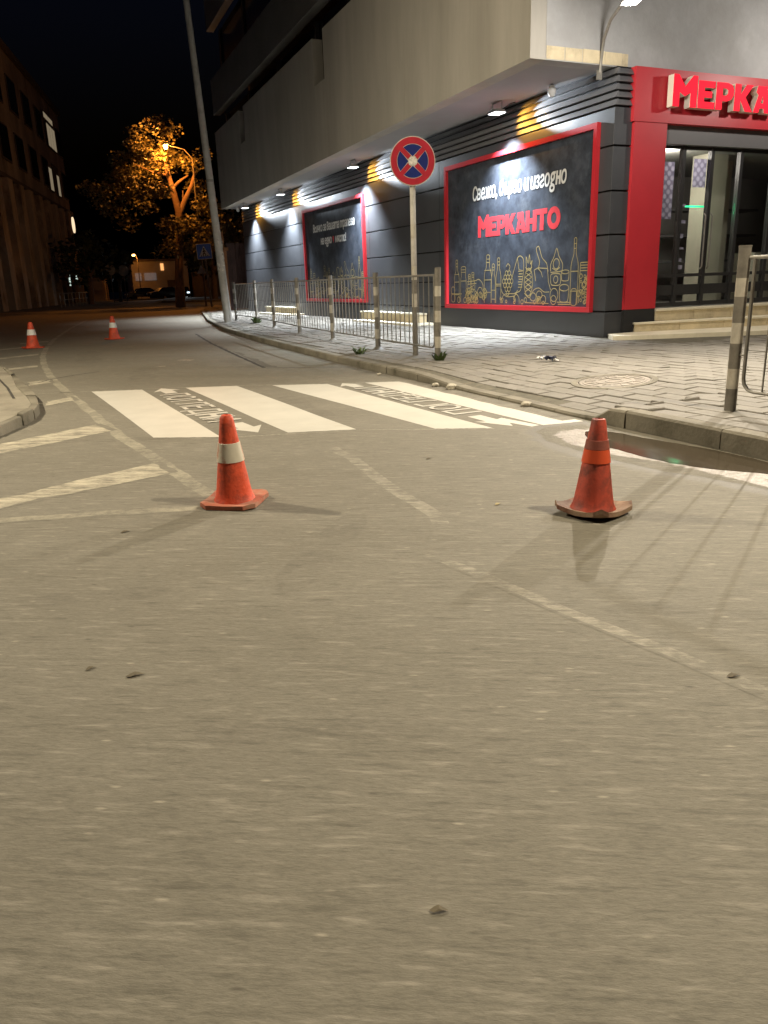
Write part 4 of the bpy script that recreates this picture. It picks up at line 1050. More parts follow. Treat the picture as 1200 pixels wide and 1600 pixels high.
# ------------------------------------------------------------------ signs
def disc(b, r0, r1, y0, m_, n=40, mi=0):
    vs = []
    for k in range(n):
        a = 2*math.pi*k/n
        vs += [(r0*math.cos(a), y0, r0*math.sin(a)), (r1*math.cos(a), y0, r1*math.sin(a))]
    b.add(vs, [(2*k, 2*k+1, 2*((k+1) % n)+1, 2*((k+1) % n)) for k in range(n)], mi)
def solid_disc(r, y0, y1, m_, parent, name, n=40):
    b = MB(); vs = [(r*math.cos(2*math.pi*k/n), yy, r*math.sin(2*math.pi*k/n)) for yy in (y0, y1) for k in range(n)]
    b.add(vs, [tuple(range(n)), tuple(range(2*n-1, n-1, -1))] + [(k, (k+1) % n, n+(k+1) % n, n+k) for k in range(n)])
    return b.build(name, m_, parent)
sx, sy = 5.53, 10.95
face = math.atan2(-(sx+0.0), sy)      # turned towards the approaching road
ns = thing('no_stopping_sign', (sx, sy, ph(sx, sy)), 'round red and blue no stopping sign on a banded pole behind the railing', 'road sign', rz=-0.30)
b = MB(); e = [0, 0.55, 0.75, 0.95, 1.15, 1.35, 1.75, 1.95, 2.62]
for k, (a, c) in enumerate(zip(e, e[1:])): b.tube([(0,0,a-0.02),(0,0,c-0.02)], 0.043, 12, (0,0,1,0,1,2,1,2)[k])
b.build('pole', [M['post_dark'], M['post_white'], M['pole_conc']], ns, smooth=True)
plate = link('plate', None, ns, (0, -0.06, 2.78))
R = 0.335
pl = solid_disc(R, 0.0, 0.02, M['sign_edge'], ns, 'plate'); bpy.data.objects.remove(plate); pl.location = (0, -0.065, 2.79)
b = MB(); disc(b, R*0.70, R*0.965, -0.003, None); b.build('red_ring', M['sign_red'], pl)
solid = MB()
for q0 in (45, 135, 225, 315):
    # blue quarters between the crossed bars
    arc = [math.radians(q0 + 45 + t) for t in range(-36, 37, 6)]
    pts = [(0.675*R*math.cos(a), 0.675*R*math.sin(a)) for a in arc]
    ca = math.radians(q0 + 45); apex = (0.19*R*math.cos(ca), 0.19*R*math.sin(ca))
    pts = [apex] + pts
    b = MB(); b.add([(x_, -0.003, z_) for x_, z_ in pts], [tuple(range(len(pts)))]); b.build('blue_field', M['sign_blue'], pl)
for ang in (45, 135):
    a = math.radians(ang); d = Vector((math.cos(a), math.sin(a))); n_ = Vector((-d.y, d.x))
    for s_ in (-1, 1):
        pts = [d*s_*0.20*R + n_*0.10*R, d*s_*0.70*R + n_*0.10*R, d*s_*0.70*R - n_*0.10*R, d*s_*0.20*R - n_*0.10*R]
        b = MB(); b.add([(p.x, -0.0045, p.y) for p in pts], [(0,1,2,3)]); b.build('red_bar', M['sign_red'], pl)
b = MB(); b.add([(x_*R*0.17, -0.006, z_*R*0.17) for x_, z_ in ((-1,-.9),(-.2,-1.1),(1,-.8),(1.1,.2),(.8,1),(-.5,.95),(-1.1,.5))], [tuple(range(7))]); b.build('sticker', M['flyer'], pl)
for zz in (-0.1, 0.1):
    b = MB(); b.box((-0.06, 0.0, zz-0.015), (0.06, 0.05, zz+0.015)); o = b.build('clamp', M['steel'], pl); o.location = (0, 0.0205, 0)

zs = (10.33, 47.1)
zsn = thing('crossing_sign', (*zs, 0.15), 'square blue pedestrian crossing sign on a thin leaning pole at the pavement end', 'road sign', rz=-0.28)
b = MB(); b.tube([(0,0,-0.03),(-0.17,0,3.6)], 0.062, 10); b.build('pole', M['steel'], zsn, smooth=True)
b = MB(); b.box((-0.43,-0.02,-0.43),(0.43,0.0,0.43)); pb = b.build('plate', M['white'], zsn, bevel=0.01); pb.location = (-0.15,-0.07,3.1); pb.rotation_euler = (0, -0.05, 0)
b = MB(); b.box((-0.40,-0.024,-0.40),(0.40,-0.021,0.40)); b.build('blue_field', M['sign_blue2'], pb)
b = MB(); b.add([(-0.31,-0.027,-0.27),(0.31,-0.027,-0.27),(0,-0.027,0.30)], [(0,1,2)]); b.build('white_triangle', M['white'], pb)
b = MB()
b.add([(0.045*math.cos(k), -0.030, 0.14+0.045*math.sin(k)) for k in [2*math.pi*j/10 for j in range(10)]], [tuple(range(10))])
for s_ in ([(0,0.09),(-0.01,-0.06)], [(-0.01,-0.06),(-0.09,-0.20)], [(-0.01,-0.06),(0.08,-0.20)], [(0,0.06),(-0.08,-0.03)], [(0,0.06),(0.08,-0.02)]):
    ribbon(b, s_, 0.045, (0,-0.030,0), (1,0,0), (0,0,1))
for k in range(4): ribbon(b, [(-0.2+0.12*k,-0.25),(-0.16+0.12*k,-0.22)], 0.05, (0,-0.030,0), (1,0,0), (0,0,1))
b.build('walker_symbol', M['black'], pb)
b = MB(); b.add([(-0.28,-0.02,-0.22),(0.28,-0.02,-0.22),(0,-0.02,0.26),(-0.28,0.0,-0.22),(0.28,0.0,-0.22),(0,0.0,0.26)], [(0,1,2),(5,4,3),(0,3,4,1),(1,4,5,2),(2,5,3,0)])
o = b.build('lower_plate', M['sign_back'], zsn); o.location = (-0.42, 0.12, 2.1)

# leaning concrete lamp post with torn flyers
lp = thing('lamp_post', (6.29, 26.36, 0.12), 'tall leaning concrete lamp post with torn flyers at the railing end', 'lamp post')
b = MB(); b.tube([(0,0,-0.1),(-0.14,0,3.0),(-0.30,0,6.5),(-0.52,0,11.2)], [0.135,0.122,0.102,0.085], 14); b.build('shaft', M['pole_conc'], lp, smooth=True)
b = MB(); b.tube([(-0.205,0,4.34),(-0.208,0,4.42)], 0.122, 14); b.build('clamp_band', M['steel'], lp, smooth=True)
rf = random.Random(3)
for k in range(9):
    z0 = 1.3 + rf.random()*1.2; th = math.radians(rf.uniform(200, 330)); hh = rf.uniform(0.10, 0.28); wd = rf.uniform(0.3, 0.8)
    vs = []
    rad = lambda z: 0.135 - 0.0043*z + 0.004 + 0.001*k
    for a in range(4):
        an = th - wd/2 + wd*a/3
        for z in (z0, z0+hh*rf.uniform(.75,1)): vs.append((-0.0465*z + rad(z)*math.cos(an), rad(z)*math.sin(an), z))
    b = MB(); b.add(vs, [(2*i, 2*i+2, 2*i+3, 2*i+1) for i in range(3)]); b.build('flyer', M['flyer'], lp)

# ------------------------------------------------------------------ traffic cones
def cone(loc, h, r0, r1, bw, label, bands, mats, rz, tilt=(0, 0), curl=0.0, seed=0, flat_top=False):
    t = thing('traffic_cone', (*loc, Z3), label, 'traffic cone', 'traffic cones on the road', rz)
    t.rotation_euler = (tilt[0], tilt[1], rz)
    body_m, base_m = mats
    # square rubber base with lifted, worn corners
    n = 7; b = MB(); top_, bot = [], []
    rr = random.Random(seed)
    for i in range(n):
        for j in range(n):
            u, v = -1+2*i/(n-1), -1+2*j/(n-1)
            rad = math.hypot(u, v)
            cut = 1.0 if rad < 1.2 else 1.2/rad*1.02
            lift = curl*max(0, rad-0.75)**1.3 + rr.uniform(0, 0.002)
            top_.append((u*bw/2*cut, v*bw/2*cut, 0.026+lift)); bot.append((u*bw/2*cut, v*bw/2*cut, 0.0+lift))
    fs = []
    for i in range(n-1):
        for j in range(n-1):
            a = i*n+j; fs.append((a, a+n, a+n+1, a+1)); fs.append((n*n+a+1, n*n+a+n+1, n*n+a+n, n*n+a))
    for i in range(n-1):
        fs += [(i*n, n*n+i*n, n*n+(i+1)*n, (i+1)*n), (i*n+n-1, (i+1)*n+n-1, n*n+(i+1)*n+n-1, n*n+i*n+n-1), (i, i+1, n*n+i+1, n*n+i), ((n-1)*n+i, n*n+(n-1)*n+i, n*n+(n-1)*n+i+1, (n-1)*n+i+1)]
    b.add(top_+bot, fs); b.build('base', base_m, t, smooth=True)
    rad = lambda z: r0 + (r1-r0)*(z-0.026)/(h-0.026)
    b = MB()
    prof = [(r0*1.10, 0.0262), (r0*1.04, 0.040), (rad(0.055)*1.02, 0.055)] + [(rad(z), z) for z in [0.055+(h-0.07)*k/12 for k in range(1, 13)]]
    prof += [(r1*0.92, h), (r1*0.62, h+0.003), (r1*0.55, h-0.03)] if flat_top else [(r1*0.8, h), (r1*0.4, h+0.004), (r1*0.3, h-0.02)]
    b.lathe(prof, 28)
    rw = random.Random(seed+1); ph_ = rw.uniform(0, 6)
    b.v = [(x_*(1+0.012*math.sin(3*math.atan2(y_, x_)+ph_+6*z_)), y_*(1+0.012*math.sin(2*math.atan2(y_, x_)+ph_)), z_) for x_, y_, z_ in b.v]
    b.build('body', body_m, t, smooth=True)
    for z0, z1, m_, nm in bands:
        b = MB(); b.lathe([(rad(z0)*1.0, z0-.001), (rad(z0)*1.045+0.002, z0), (rad(z1)*1.045+0.002, z1), (rad(z1)*1.0, z1+.001)], 28)
        b.build(nm, m_, t, smooth=True)
    return t
cone((1.005,4.44), 0.535, 0.112, 0.036, 0.34, 'orange traffic cone with a scuffed white band at the near end of the crossing', [(0.265,0.375,M['cone_band'],'band')], (M['cone'], M['cone_base']), 0.95, (0.0,-0.035), 0.022, 1)
cone((2.69,3.21), 0.515, 0.113, 0.037, 0.335, 'dirty red traffic cone with orange foil band and curled brown base by the puddle', [(0.285,0.355,M['cone_fluo'],'band'), (0.357,0.405,M['cone_grime'],'grimy_band')], (M['cone_dirty'], M['cone_base_brown']), 0.30, (0.0,0.03), 0.075, 2, True)
cone((0.137,20.3), 0.60, 0.150, 0.045, 0.42, 'small distant cone with a clean white band on the faded hatching at the left', [(0.30,0.43,M['cone_band_new'],'band')], (M['cone'], M['cone']), 0.4, (0,0.03), 0.02, 3)
cone((2.164,22.1), 0.60, 0.145, 0.045, 0.42, 'small distant cone with a clean white band alone in the far lane', [(0.30,0.43,M['cone_band_new'],'band')], (M['cone'], M['cone']), 0.4, (0,0.0), 0.02, 4)

# ------------------------------------------------------------------ small things on the ground
mh = thing('manhole_cover', (5.80, 6.67, ph(5.8,6.67)), 'round cast iron manhole cover set in the pavement', 'manhole cover')
# tilted with the fall of the pavement
e = 0.2; mh.rotation_euler = (math.atan((ph(5.8,6.87)-ph(5.8,6.47))/0.4), -math.atan((ph(6.0,6.67)-ph(5.6,6.67))/0.4), 0)
b = MB(); b.lathe([(0.46,-0.01),(0.46,0.004),(0.40,0.005),(0.40,-0.01)], 40); b.build('frame_ring', M['kerb'], mh)
b = MB(); b.lathe([(0.0,0.001),(0.375,0.001),(0.375,-0.012),(0.39,-0.012),(0.39,0.003),(0.398,0.003)], 40); b.build('lid', M['iron'], mh)
b = MB()
for r_ in (0.34, 0.20, 0.10): b.lathe([(r_,0.001),(r_,0.006),(r_-0.022,0.006),(r_-0.022,0.001)], 40)
for k in range(16):
    a = 2*math.pi*k/16; b.box((0,0,0),(0,0,0)) if False else b.hexa([((0.22+dx*0.1)*math.cos(a)-dy*math.sin(a)*0.012, (0.22+dx*0.1)*math.sin(a)+dy*math.cos(a)*0.012, z_) for z_ in (0.001,0.006) for dx,dy in ((0,-1),(1,-1),(1,1),(0,1))])
b.build('ribs', M['iron'], mh)

lit = thing('litter', (6.36, 8.62, ph(6.36,8.62)), 'crumpled navy and white wrapper lying on the pavement', 'litter', rz=0.5)
r_ = random.Random(9)
def crumple(w, l, m_, off, hz, nm):
    b = MB(); n = 5; vs = [(-w/2+w*i/(n-1)+r_.uniform(-.01,.01), -l/2+l*j/(n-1)+r_.uniform(-.01,.01), hz*abs(math.sin(i*1.7+j*2.3))+r_.uniform(0.004,.02)) for i in range(n) for j in range(n)]
    b.add(vs, [(i*n+j, (i+1)*n+j, (i+1)*n+j+1, i*n+j+1) for i in range(n-1) for j in range(n-1)]); o = b.build(nm, m_, lit); o.location = off
crumple(0.12, 0.20, M['paper_navy'], (0.02,0.03,0.0), 0.07, 'wrapper'); crumple(0.10, 0.12, M['paper_white'], (0.06,-0.06,0.0), 0.02, 'paper'); crumple(0.06,0.08, M['paper_white'], (-0.05,0.10,0.03), 0.03, 'paper')

def weeds(x_, y_, n, s, label, seed):
    rw = random.Random(seed); b = MB(); z = ph(x_, y_)-0.01
    for k in range(n):
        a = rw.uniform(0, 6.28); d = rw.uniform(0.02, 0.13)*s; h_ = rw.uniform(0.05, 0.15)*s; w = 0.012*s
        px_, py_ = d*0.5*math.cos(a), d*0.5*math.sin(a); qx, qy = (d+0.06*s)*math.cos(a), (d+0.06*s)*math.sin(a)
        nx_, ny_ = -math.sin(a)*w, math.cos(a)*w
        b.add([(px_-nx_,py_-ny_,0),(px_+nx_,py_+ny_,0),((px_+qx)/2+nx_*1.5,(py_+qy)/2+ny_*1.5,h_*0.8),((px_+qx)/2-nx_*1.5,(py_+qy)/2-ny_*1.5,h_*0.8),(qx,qy,h_)], [(0,1,2,3),(3,2,4)])
    o = b.build('weed_tuft', M['weed'], None, (x_, y_, z)); props(o, label, 'weeds', 'weeds in the paving')
weeds(5.44, 10.0, 40, 1.0, 'weeds round the foot of the nearest post of the long railing', 1)
weeds(5.0, 11.95, 30, 1.0, 'small green weed tuft by the kerb in front of the second railing post', 2)
weeds(6.60, 24.0, 26, 1.5, 'weeds at the foot of a far railing post near the lamp post', 3)

def rubble(x_, y_, s, label, seed):
    rw = random.Random(seed); bm = bmesh.new(); bmesh.ops.create_icosphere(bm, subdivisions=2, radius=1)
    for v in bm.verts: v.co *= rw.uniform(0.8, 1.1); v.co.z *= 0.55; v.co *= s
    me = bpy.data.meshes.new('rubble'); bm.to_mesh(me); bm.free(); me.materials.append(M['rubble'])
    o = link('rubble', me, None, (x_, y_, s*0.35)); props(o, label, 'rubble', 'rubble along the lowered kerb')
rubble(4.52, 8.02, 0.075, 'biggest pale lump of rubble against the lowered kerb by the far stripe end', 1)
rubble(4.48, 8.35, 0.05, 'small pale lump of rubble at the far end of the lowered kerb', 2)
rubble(4.50, 6.45, 0.06, 'pale lump of rubble on the lowered kerb near the puddle', 3)
rubble(4.42, 9.9, 0.035, 'small white pebble in the gutter beyond the crossing', 4)

def fallen(px_, py_, s, label, m_='leaf_dry', rz=0.0):
    b = MB(); pts = [(0,0,0.001),(0.28,0.20,0.004),(0.55,0.30,0.006),(1.15,0.05,0.001),(0.80,-0.10,0.005),(0.25,-0.24,0.003)]
    vs = [(x_*s, y_*s, z_) for x_, y_, z_ in pts]
    b.add(vs + [(0.6*s,0,0.006)], [(0,1,6),(1,2,6),(2,3,6),(3,4,6),(4,5,6),(5,0,6)])
    o = b.build('fallen_leaf', M[m_], None, (px_, py_, Z3)); o.rotation_euler = (0,0,rz); props(o, label, 'leaf', 'leaves fallen on the road')
fallen(0.14, 2.49, 0.055, 'larger of two dark leaves close together on the empty asphalt at left', rz=-0.2)
fallen(0.02, 2.60, 0.035, 'smaller of two dark leaves close together on the empty asphalt at left', rz=0.4)
fallen(0.585, 1.145, 0.035, 'dark leaf on the asphalt nearest the bottom of the picture', rz=-0.5)
fallen(1.885, 1.566, 0.045, 'small brown leaf on the bright asphalt at right in front of the dirty cone', rz=-0.3)
fallen(2.31, 3.60, 0.05, 'pale yellow leaf on the road just left of the dirty cone', 'leaf_pale', 0.3)
fallen(2.52, 4.86, 0.05, 'dark leaf on the road below the third crossing stripe', rz=0.1)
fallen(0.31, 4.17, 0.05, 'dark leaf in front of the nearest faded hatch stripe', rz=0.2)

# ------------------------------------------------------------------ the far street
def tree(name, base, label, limbs, clumps, seed, leaf, nleaf, m_, group='trees along the far street'):
    rw = random.Random(seed); t = thing(name, base, label, 'tree', group)
    for i, (pts, rs) in enumerate(limbs):
        b = MB(); b.tube(pts, rs, 9); b.build('trunk' if i == 0 else 'limb', M['bark'], t, smooth=True)
    b = MB()
    tot = sum(c[2]**2 for c in clumps)
    for (c, off, rad, dens) in [((c[0]), None, c[1], c[2]) for c in clumps]:
        k = int(nleaf * dens**2 / tot)
        for _ in range(k):
            while True:
                d = Vector((rw.uniform(-1,1), rw.uniform(-1,1), rw.uniform(-1,1)))
                if d.length < 1: break
            d = d * (0.55 + 0.45*d.length)
            p = Vector(c) + Vector((d.x*rad[0], d.y*rad[1], d.z*rad[2]))
            s_ = leaf*rw.uniform(0.6, 1.4)
            u = Vector((rw.gauss(0,1), rw.gauss(0,1), rw.gauss(0,0.5))).normalized(); v = u.cross(Vector((rw.gauss(0,1), rw.gauss(0,1), rw.gauss(0,1)))).normalized()
            b.add([p - u*s_, p + v*s_*0.55 - u*s_*.1, p + u*s_, p - v*s_*0.55 - u*s_*.1], [(0,1,2,3)])
    b.build('crown', m_, t, kind='stuff')
    return t
rt_ = random.Random(77)
cl = []
def addc(x_, z_, r_, y_=None, k=1.0): cl.append(((x_-9.9, (rt_.uniform(-2.0, 2.0) if y_ is None else y_), z_), (r_*1.15, r_*1.2, r_*0.75), r_*k))
for x_, z_, r_, k in [(9.0,10.2,0.7,.7),(9.9,10.3,0.6,.6),(8.0,9.9,0.7,.8),(9.0,9.7,0.9,.8),(8.2,9.2,0.8,.9),(9.4,8.8,0.8,.7),(8.6,8.3,0.9,.9),(7.6,8.4,0.9,1),(6.9,7.7,1.0,1),(6.0,7.3,0.9,.8),(5.6,6.6,0.7,.6),(7.8,7.3,1.0,.9),(8.9,7.2,0.9,.9),
                      (6.6,6.4,0.9,.7),(8.2,6.3,0.8,.7),(10.6,9.6,0.8,1),(11.6,9.0,0.8,.8),(12.1,7.8,0.8,.8),(11.9,6.4,0.9,.9),(10.9,5.2,0.9,1),(9.6,5.1,0.9,.9),(12.3,5.0,0.9,.8),(10.2,4.0,1.0,.8),
                      (11.6,3.9,1.0,.8),(9.2,3.6,0.9,.5),(9.5,10.9,0.9,.7),(8.2,10.6,0.8,.5),(10.6,11.0,0.7,.5),(9.3,9.5,0.7,1.0),(10.3,8.9,0.6,.7),(7.0,8.9,0.8,.8),(5.2,7.6,0.8,.6),(7.3,5.6,0.9,.6),(12.9,5.9,0.8,.7),(12.6,9.8,0.7,.4)]:
    addc(x_, z_, r_, None, k)
tree('plane_tree', (9.9, 55.0, 0.0), 'big tree glowing orange round a street lamp at the end of the street',
     [([(0.05,0,0),(0.15,0,2.0),(0.45,0,4.6),(0.55,0,6.1),(0.25,-.1,7.6),(-0.05,-.1,9.0),(-0.2,0,10.2)],[.36,.30,.25,.24,.19,.14,.06]),
      ([(0.55,0,5.9),(1.0,-.1,6.8),(1.55,-.1,7.7),(1.9,0,8.7)],[.19,.16,.14,.06]),
      ([(0.28,-.1,7.5),(0.7,-.2,7.9),(1.35,-.2,8.3)],[.10,.09,.05]),
      ([(0.22,-.1,7.4),(-0.4,-.2,7.7),(-0.95,-.2,7.75)],[.10,.07,.04]),
      ([(0.0,-.1,8.7),(-0.7,-.2,9.2),(-1.6,-.1,9.5)],[.10,.07,.03]), ([(0.1,0,8.3),(-0.9,-.4,8.4),(-2.0,-.3,8.9)],[.10,.06,.03]), ([(0.9,0,6.6),(0.95,0,7.4)],[.06,.04])],
     cl, 5, 0.12, 8500, M['foliage'])
# lamp in its crown and the thin pole beside it
def street_lamp(p, h, arm, label, power, name='street_lamp', col=ORANGE, head=0.3):
    t = thing(name, p, label, 'street lamp', 'sodium street lamps')
    b = MB(); b.tube([(0,0,0),(0,0,h-0.5),(arm[0]*0.3,arm[1]*.3,h),(arm[0],arm[1],h+0.15)], [.06,.045,.03,.025], 8); b.build('pole', M['post_dark'], t, smooth=True)
    b = MB(); b.box((arm[0]-head/2,arm[1]-head,h+0.12),(arm[0]+head/2,arm[1]+head,h+0.24)); b.build('head', M['case'], t)
    b = MB(); b.lathe([(0.0,-0.12),(head*.35,-0.09),(head*.48,0.0),(head*.4,0.115)], 12, c=(arm[0],arm[1],h)); b.build('bulb', M['bulb_orange'], t, smooth=True)
    lamp('street_lamp_light', 'POINT', (p[0]+arm[0], p[1]+arm[1], p[2]+h-0.25), power, col, 0.15)
    return t
street_lamp((11.5, 54.2, 0), 9.75, (-1.75, -0.7), 'orange street lamp hanging in the crown of the big tree', 1900)
street_lamp((14.9, 110, 0), 5.55, (-0.5, -0.5), 'far small orange street lamp above the parked cars', 200, head=0.45)
# dark trees and bushes farther off
def small_tree(x_, y_, w, hgt, label, seed, z0=1.2, m_='foliage_dark', n=900, leaf=0.28, group='trees along the far street'):
    rw = random.Random(seed); c = []
    for k in range(12):
        c.append(((rw.uniform(-w,w)*.6, rw.uniform(-w,w)*.5, z0+(hgt-z0)*rw.uniform(.25,.85)), (w*.42, w*.42, (hgt-z0)*.2), rw.uniform(.6,1)))
    tree('tree', (x_, y_, 0), label, [([(0,0,0),(0.1,0,hgt*.4),(-0.1,0,hgt*.8)],[w*.09,w*.07,.03]), ([(0.05,0,hgt*.35),(w*.4,0,hgt*.6)],[w*.05,.03]), ([(0.05,0,hgt*.4),(-w*.4,0,hgt*.62)],[w*.05,.03])], c, seed, leaf, n, M[m_], group)
small_tree(11.6, 45.0, 1.5, 5.6, 'reddish lit leafy tree behind the gate at the dark end of the shop wall', 31, 2.4, 'foliage', 900, 0.14)
small_tree(17.5, 78, 3.4, 7.5, 'dark bushy tree right of the big orange tree, behind the blue sign', 32)
small_tree(6.5, 84, 3.4, 7.0, 'dark tree in the gap left of the big orange tree', 33)
small_tree(10.2, 92, 2.2, 5.4, 'low dark tree behind the round signs', 34)

# old industrial building on the left
D = Vector((0.204, 0.979, 0)); NV = Vector((0.979, -0.204, 0)); OB = Vector((-1.417, 65.38, 0))
ang = math.atan2(0.979, 0.204) - math.pi/2
fac = thing('old_factory', tuple(OB), 'dark tall old building on the left with piers, lit windows and an entrance canopy', 'building', rz=ang)
# local frame: y along the facade (away), x out of the facade towards the street
def fb(name, s0, s1, n0, n1, z0, z1, m_, parent=fac, bevel=0):
    b = MB(); b.box((n0, s0, z0), (n1, s1, z1)); return b.build(name, m_, parent, bevel=bevel)
fb('wall', -12, 42.6, -14, 0, 0, 21.2, M['old_wall'])
fb('cornice', -12, 42.75, -14.1, 0.35, 21.201, 21.7, M['old_dark'])
fb('string_course', -12, 42.7, 0.001, 0.30, 10.15, 10.5, M['old_dark'])
for k in range(11):
    s_ = -5.5 + 4.2*k
    fb('pier', s_, s_+1.7, 0.001, 0.55, 4.3 if s_ > 26 else 0.0, 10.1, M['old_pier'])
    if s_ < 26: fb('dark_window', s_+1.95, s_+3.95, 0.001, 0.06, 1.6, 9.2, M['darkglass'])
for k in range(9):
    s_ = -9 + 6.0*k
    for z0 in (11.8, 16.4):
        lit_ = (k == 7) 
        w = fb('window', s_, s_+3.4, 0.001, 0.10, z0, z0+2.9, M['old_dark'])
        if not lit_: fb('pane', s_+.15, s_+3.25, 0.101, 0.12, z0+.15, z0+2.75, M['darkglass'], w)
def lit_window(s0, s1, z0, z1, n, m_='win_lit', off=0.2):
    w = fb('window', s0-.15, s1+.15, 0.101, off, z0-.15, z1+.15, M['old_dark'])
    for k in range(n):
        a = s0+(s1-s0)*k/n; c = s0+(s1-s0)*(k+1)/n
        fb('pane', a+.14, c-.14, off+.001, off+.03, z0, z1, M[m_], w)
lit_window(32.2, 37.2, 16.4, 18.6, 3); lit_window(31.2, 36.6, 19.0, 19.5, 2)
lit_window(29.6, 31.5, 11.7, 13.9, 1); lit_window(34.3, 35.9, 11.6, 13.7, 1)
for s0, s1 in ((22.8, 25.2), (26.0, 28.3)): lit_window(s0, s1, 3.6, 4.4, 1, 'pale_wall')
fb('porch_wall', 29.0, 42.4, 0.001, 0.4, 0, 4.2, M['old_dark'])
for s0, s1, z0, z1 in ((31.4, 32.3, 1.9, 3.1), (36.4, 37.9, 2.3, 3.1)): fb('door_light', s0, s1, 0.401, 0.43, z0, z1, M['win_cool'])
fb('door', 33.0, 35.6, 0.401, 0.46, 0.05, 2.5, M['darkglass'])
b = MB(); b.lathe([(0.0, 0.0),(0.9,0.0),(0.9,-0.12)], 24)
b.v = [(0.62 + z_, 39.5 + x_*0.95, 8.85 + y_) for x_, y_, z_ in b.v]; b.build('round_light', M['clock'], fac)
b = MB(); b.hexa([(0.001,27.5,5.75),(2.3,27.5,5.9),(2.3,44.6,5.9),(0.001,44.6,5.75),(0.001,27.5,6.3),(2.3,27.5,6.08),(2.3,44.6,6.08),(0.001,44.6,6.3)]); b.build('canopy', M['old_pier'], fac)
# railing in front, ticket kiosk at the far end
kb = thing('kiosk', tuple(OB + D*47.0 + NV*0.2), 'small pale kiosk at the far corner of the old building', 'kiosk', rz=ang)
for nm, a, c, m_ in (('wall', (0,0,0), (2.2,3.2,2.9), 'old_pier'), ('roof', (-.15,-.15,2.901), (2.4,3.4,3.1), 'old_dark'), ('window', (0.3,-0.06,1.3), (1.9,-0.001,2.5), 'pale_wall'), ('door', (2.201,1.0,0.05), (2.25,2.0,2.2), 'old_dark')):
    b = MB(); b.box(a, c); b.build(nm, M[m_], kb)
hr = thing('hand_railing', tuple(OB + D*8 + NV*3.0), 'thin metal handrail in front of the old building', 'railing', rz=ang)
for k in range(9):
    b = MB(); b.tube([(0,k*2.2,0),(0,k*2.2,1.15)], 0.04, 6); b.build('post', M['steel'], hr)
for z_ in (1.15, 0.6):
    b = MB(); b.tube([(0,0,z_),(0,17.6,z_)], 0.03, 6); b.build('rail', M['steel'], hr)

# round signs, low pale building, cars, walls at the end of the street
def far_sign(x_, y_, h_, label, r_=0.55):
    t = thing('road_sign', (x_, y_, 0), label, 'road sign', 'round road signs far down the street', rz=-0.1)
    b = MB(); b.tube([(0,0,0),(-0.05,0,h_)], 0.06, 6); b.build('pole', M['steel'], t)
    p_ = solid_disc(r_, 0, 0.03, M['sign_back'], t, 'plate', 20); p_.location = (-0.05, -0.1, h_)
far_sign(9.1, 88, 3.3, 'left one of the two far round signs, on a thin pole by the kiosk')
far_sign(10.4, 88, 3.2, 'right one of the two far round signs beside the low dark tree')
lb_ = thing('low_building', (14.5, 114, 0), 'long low pale building behind the parked cars at the street end', 'building')
for nm, a, c, m_ in (('wall', (0,0,0), (7.6,6,4.9), 'pale_wall'), ('roof', (-.3,-.3,4.901), (7.9,6.3,5.2), 'old_dark'), ('window', (0.4,-0.1,2.4), (1.2,-.001,3.4), 'win_cool2'), ('window', (1.6,-0.1,2.4), (3.2,-.001,3.4), 'win_cool2'), ('door', (4.6,-0.1,0), (5.8,-.001,2.4), 'old_dark'), ('lit_window', (3.9,-0.1,3.7), (4.3,-.001,4.6), 'win_lit2')):
    b = MB(); b.box(a, c)
    if m_ not in M: M[m_] = mat(m_, (0.45, 0.46, 0.46), 0.4, 0.1, emit=(0.62, 0.72, 0.80) if m_ == 'win_cool2' else (1.0, 0.45, 0.15), estr=0.07 if m_ == 'win_cool2' else 1.2)
    b.build(nm, M[m_], lb_)
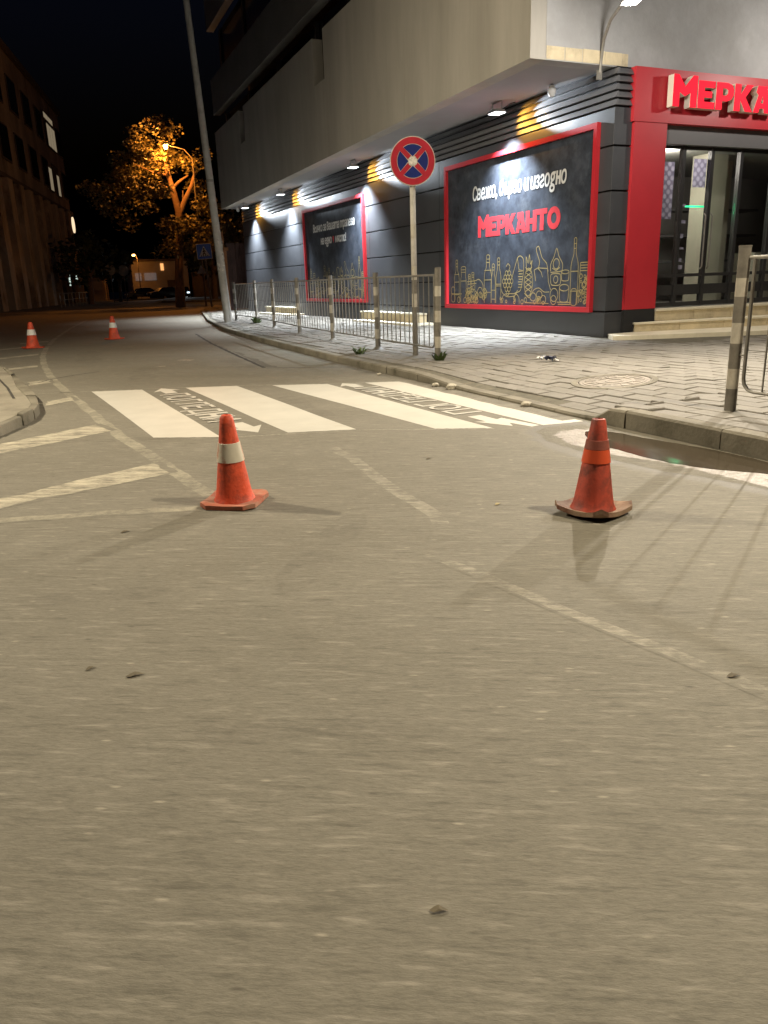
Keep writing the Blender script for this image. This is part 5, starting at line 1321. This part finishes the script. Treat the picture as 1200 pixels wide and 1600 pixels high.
def car(x_, y_, rz, label, paint, lights=False):
    t = thing('parked_car', (x_, y_, 0), label, 'car', 'cars at the end of the street', rz=rz)
    prof = [(-2.1,.35),(-2.15,.75),(-1.9,.92),(-1.1,1.0),(-.6,1.42),(.8,1.45),(1.5,1.0),(2.05,.88),(2.15,.6),(2.1,.32)]
    b = MB(); n = len(prof)
    b.add([(a, s_*(0.85 if z_ < 1.1 else 0.68), z_) for s_ in (-1,1) for a, z_ in prof], [tuple(range(n)), tuple(range(2*n-1,n-1,-1))]+[(k,(k+1)%n,n+(k+1)%n,n+k) for k in range(n)])
    b.build('body', M[paint], t, bevel=0.05)
    b = MB()
    for s_ in (-1,1): b.add([(-.95,s_*.79,1.05),(1.2,s_*.79,1.05),(.7,s_*.71,1.38),(-.55,s_*.71,1.38)], [(0,1,2,3)])
    b.build('side_glass', M['darkglass'], t)
    for wx in (-1.3, 1.3):
        for s_ in (-1, 1):
            b = MB(); b.tube([(wx,s_*.72,.32),(wx,s_*.9,.32)], .32, 14); b.build('wheel', M['tyre'], t)
    for s_ in (-.6, .6):
        b = MB(); b.box((-2.19,s_-.16,.62),(-2.14,s_+.16,.78)); b.build('headlight', M['headlight' if lights else 'white'], t)
    if lights:
        p = t.matrix_basis @ Vector((-2.5, 0, .7)); lamp('car_headlight_beam', 'SPOT', p, 900, (0.8,0.93,1.0), 0.1, p + Vector((-0.3,-1,-0.1))*5, 60, 0.5)
car(17.0, 104, 0.25, 'dark parked car left of the car with its lights on', 'car_dark'); car(18.6, 107, 0.4, 'pale parked car seen end-on between two dark cars', 'car_pale')
car(19.6, 106.2, 1.45, 'far car facing this way with bright bluish headlights', 'car_dark', True); car(14.6, 106, 0.1, 'dark parked car under the far street lamp', 'car_dark')
b = MB(); b.prism([(10.5,101),(21.5,101.5),(21.5,103),(10.5,102.4)], 0.0, 0.16); o = b.build('far_pavement', M['kerb']); props(o, kind='structure')
b = MB(); b.prism([(12.0,76),(17.5,70),(30,72),(30,96),(15.6,96)], 0.0, 0.15); o = b.build('corner_pavement', M['kerb']); props(o, kind='structure')
fw = thing('boundary_wall', (22.6, 90, 0), 'long dark boundary wall closing the far right side of the street', 'wall')
b = MB(); b.box((0,-12,0),(0.3,26,3.2)); b.build('wall', M['old_dark'], fw)
b = MB(); b.box((-.06,-12,3.201),(0.36,26,3.35)); b.build('coping', M['kerb'], fw)
# gate and brown pillar past the end of the shop
gp = thing('gate_pillar', (9.20, 38.6, 0.15), 'brown rendered gate pillar at the far end of the shop', 'pillar')
for nm, a, c, m_ in (('shaft', (-.17,-.17,0), (.17,.17,2.75), 'brick_brown'), ('cap', (-.25,-.25,2.751), (.25,.25,2.9), 'brick_brown'), ('finial', (-.10,-.10,2.901), (.10,.10,3.6), 'brick_brown')):
    b = MB(); b.box(a, c); b.build(nm, M[m_], gp, bevel=0.01)
gt_ = thing('yard_gate', (9.40, 38.6, 0.15), 'dark rusty red sheet gate between the brown pillar and the shop wall', 'gate')
for k in range(5):
    b = MB(); b.box((0.22*k, -.02, 0.05), (0.22*k+0.205, .02, 3.1)); b.build('gate_board', M['gate'], gt_)
for z_ in (0.4, 2.6):
    b = MB(); b.box((0, .021, z_), (1.1, .06, z_+.08)); b.build('gate_rail', M['gate'], gt_)
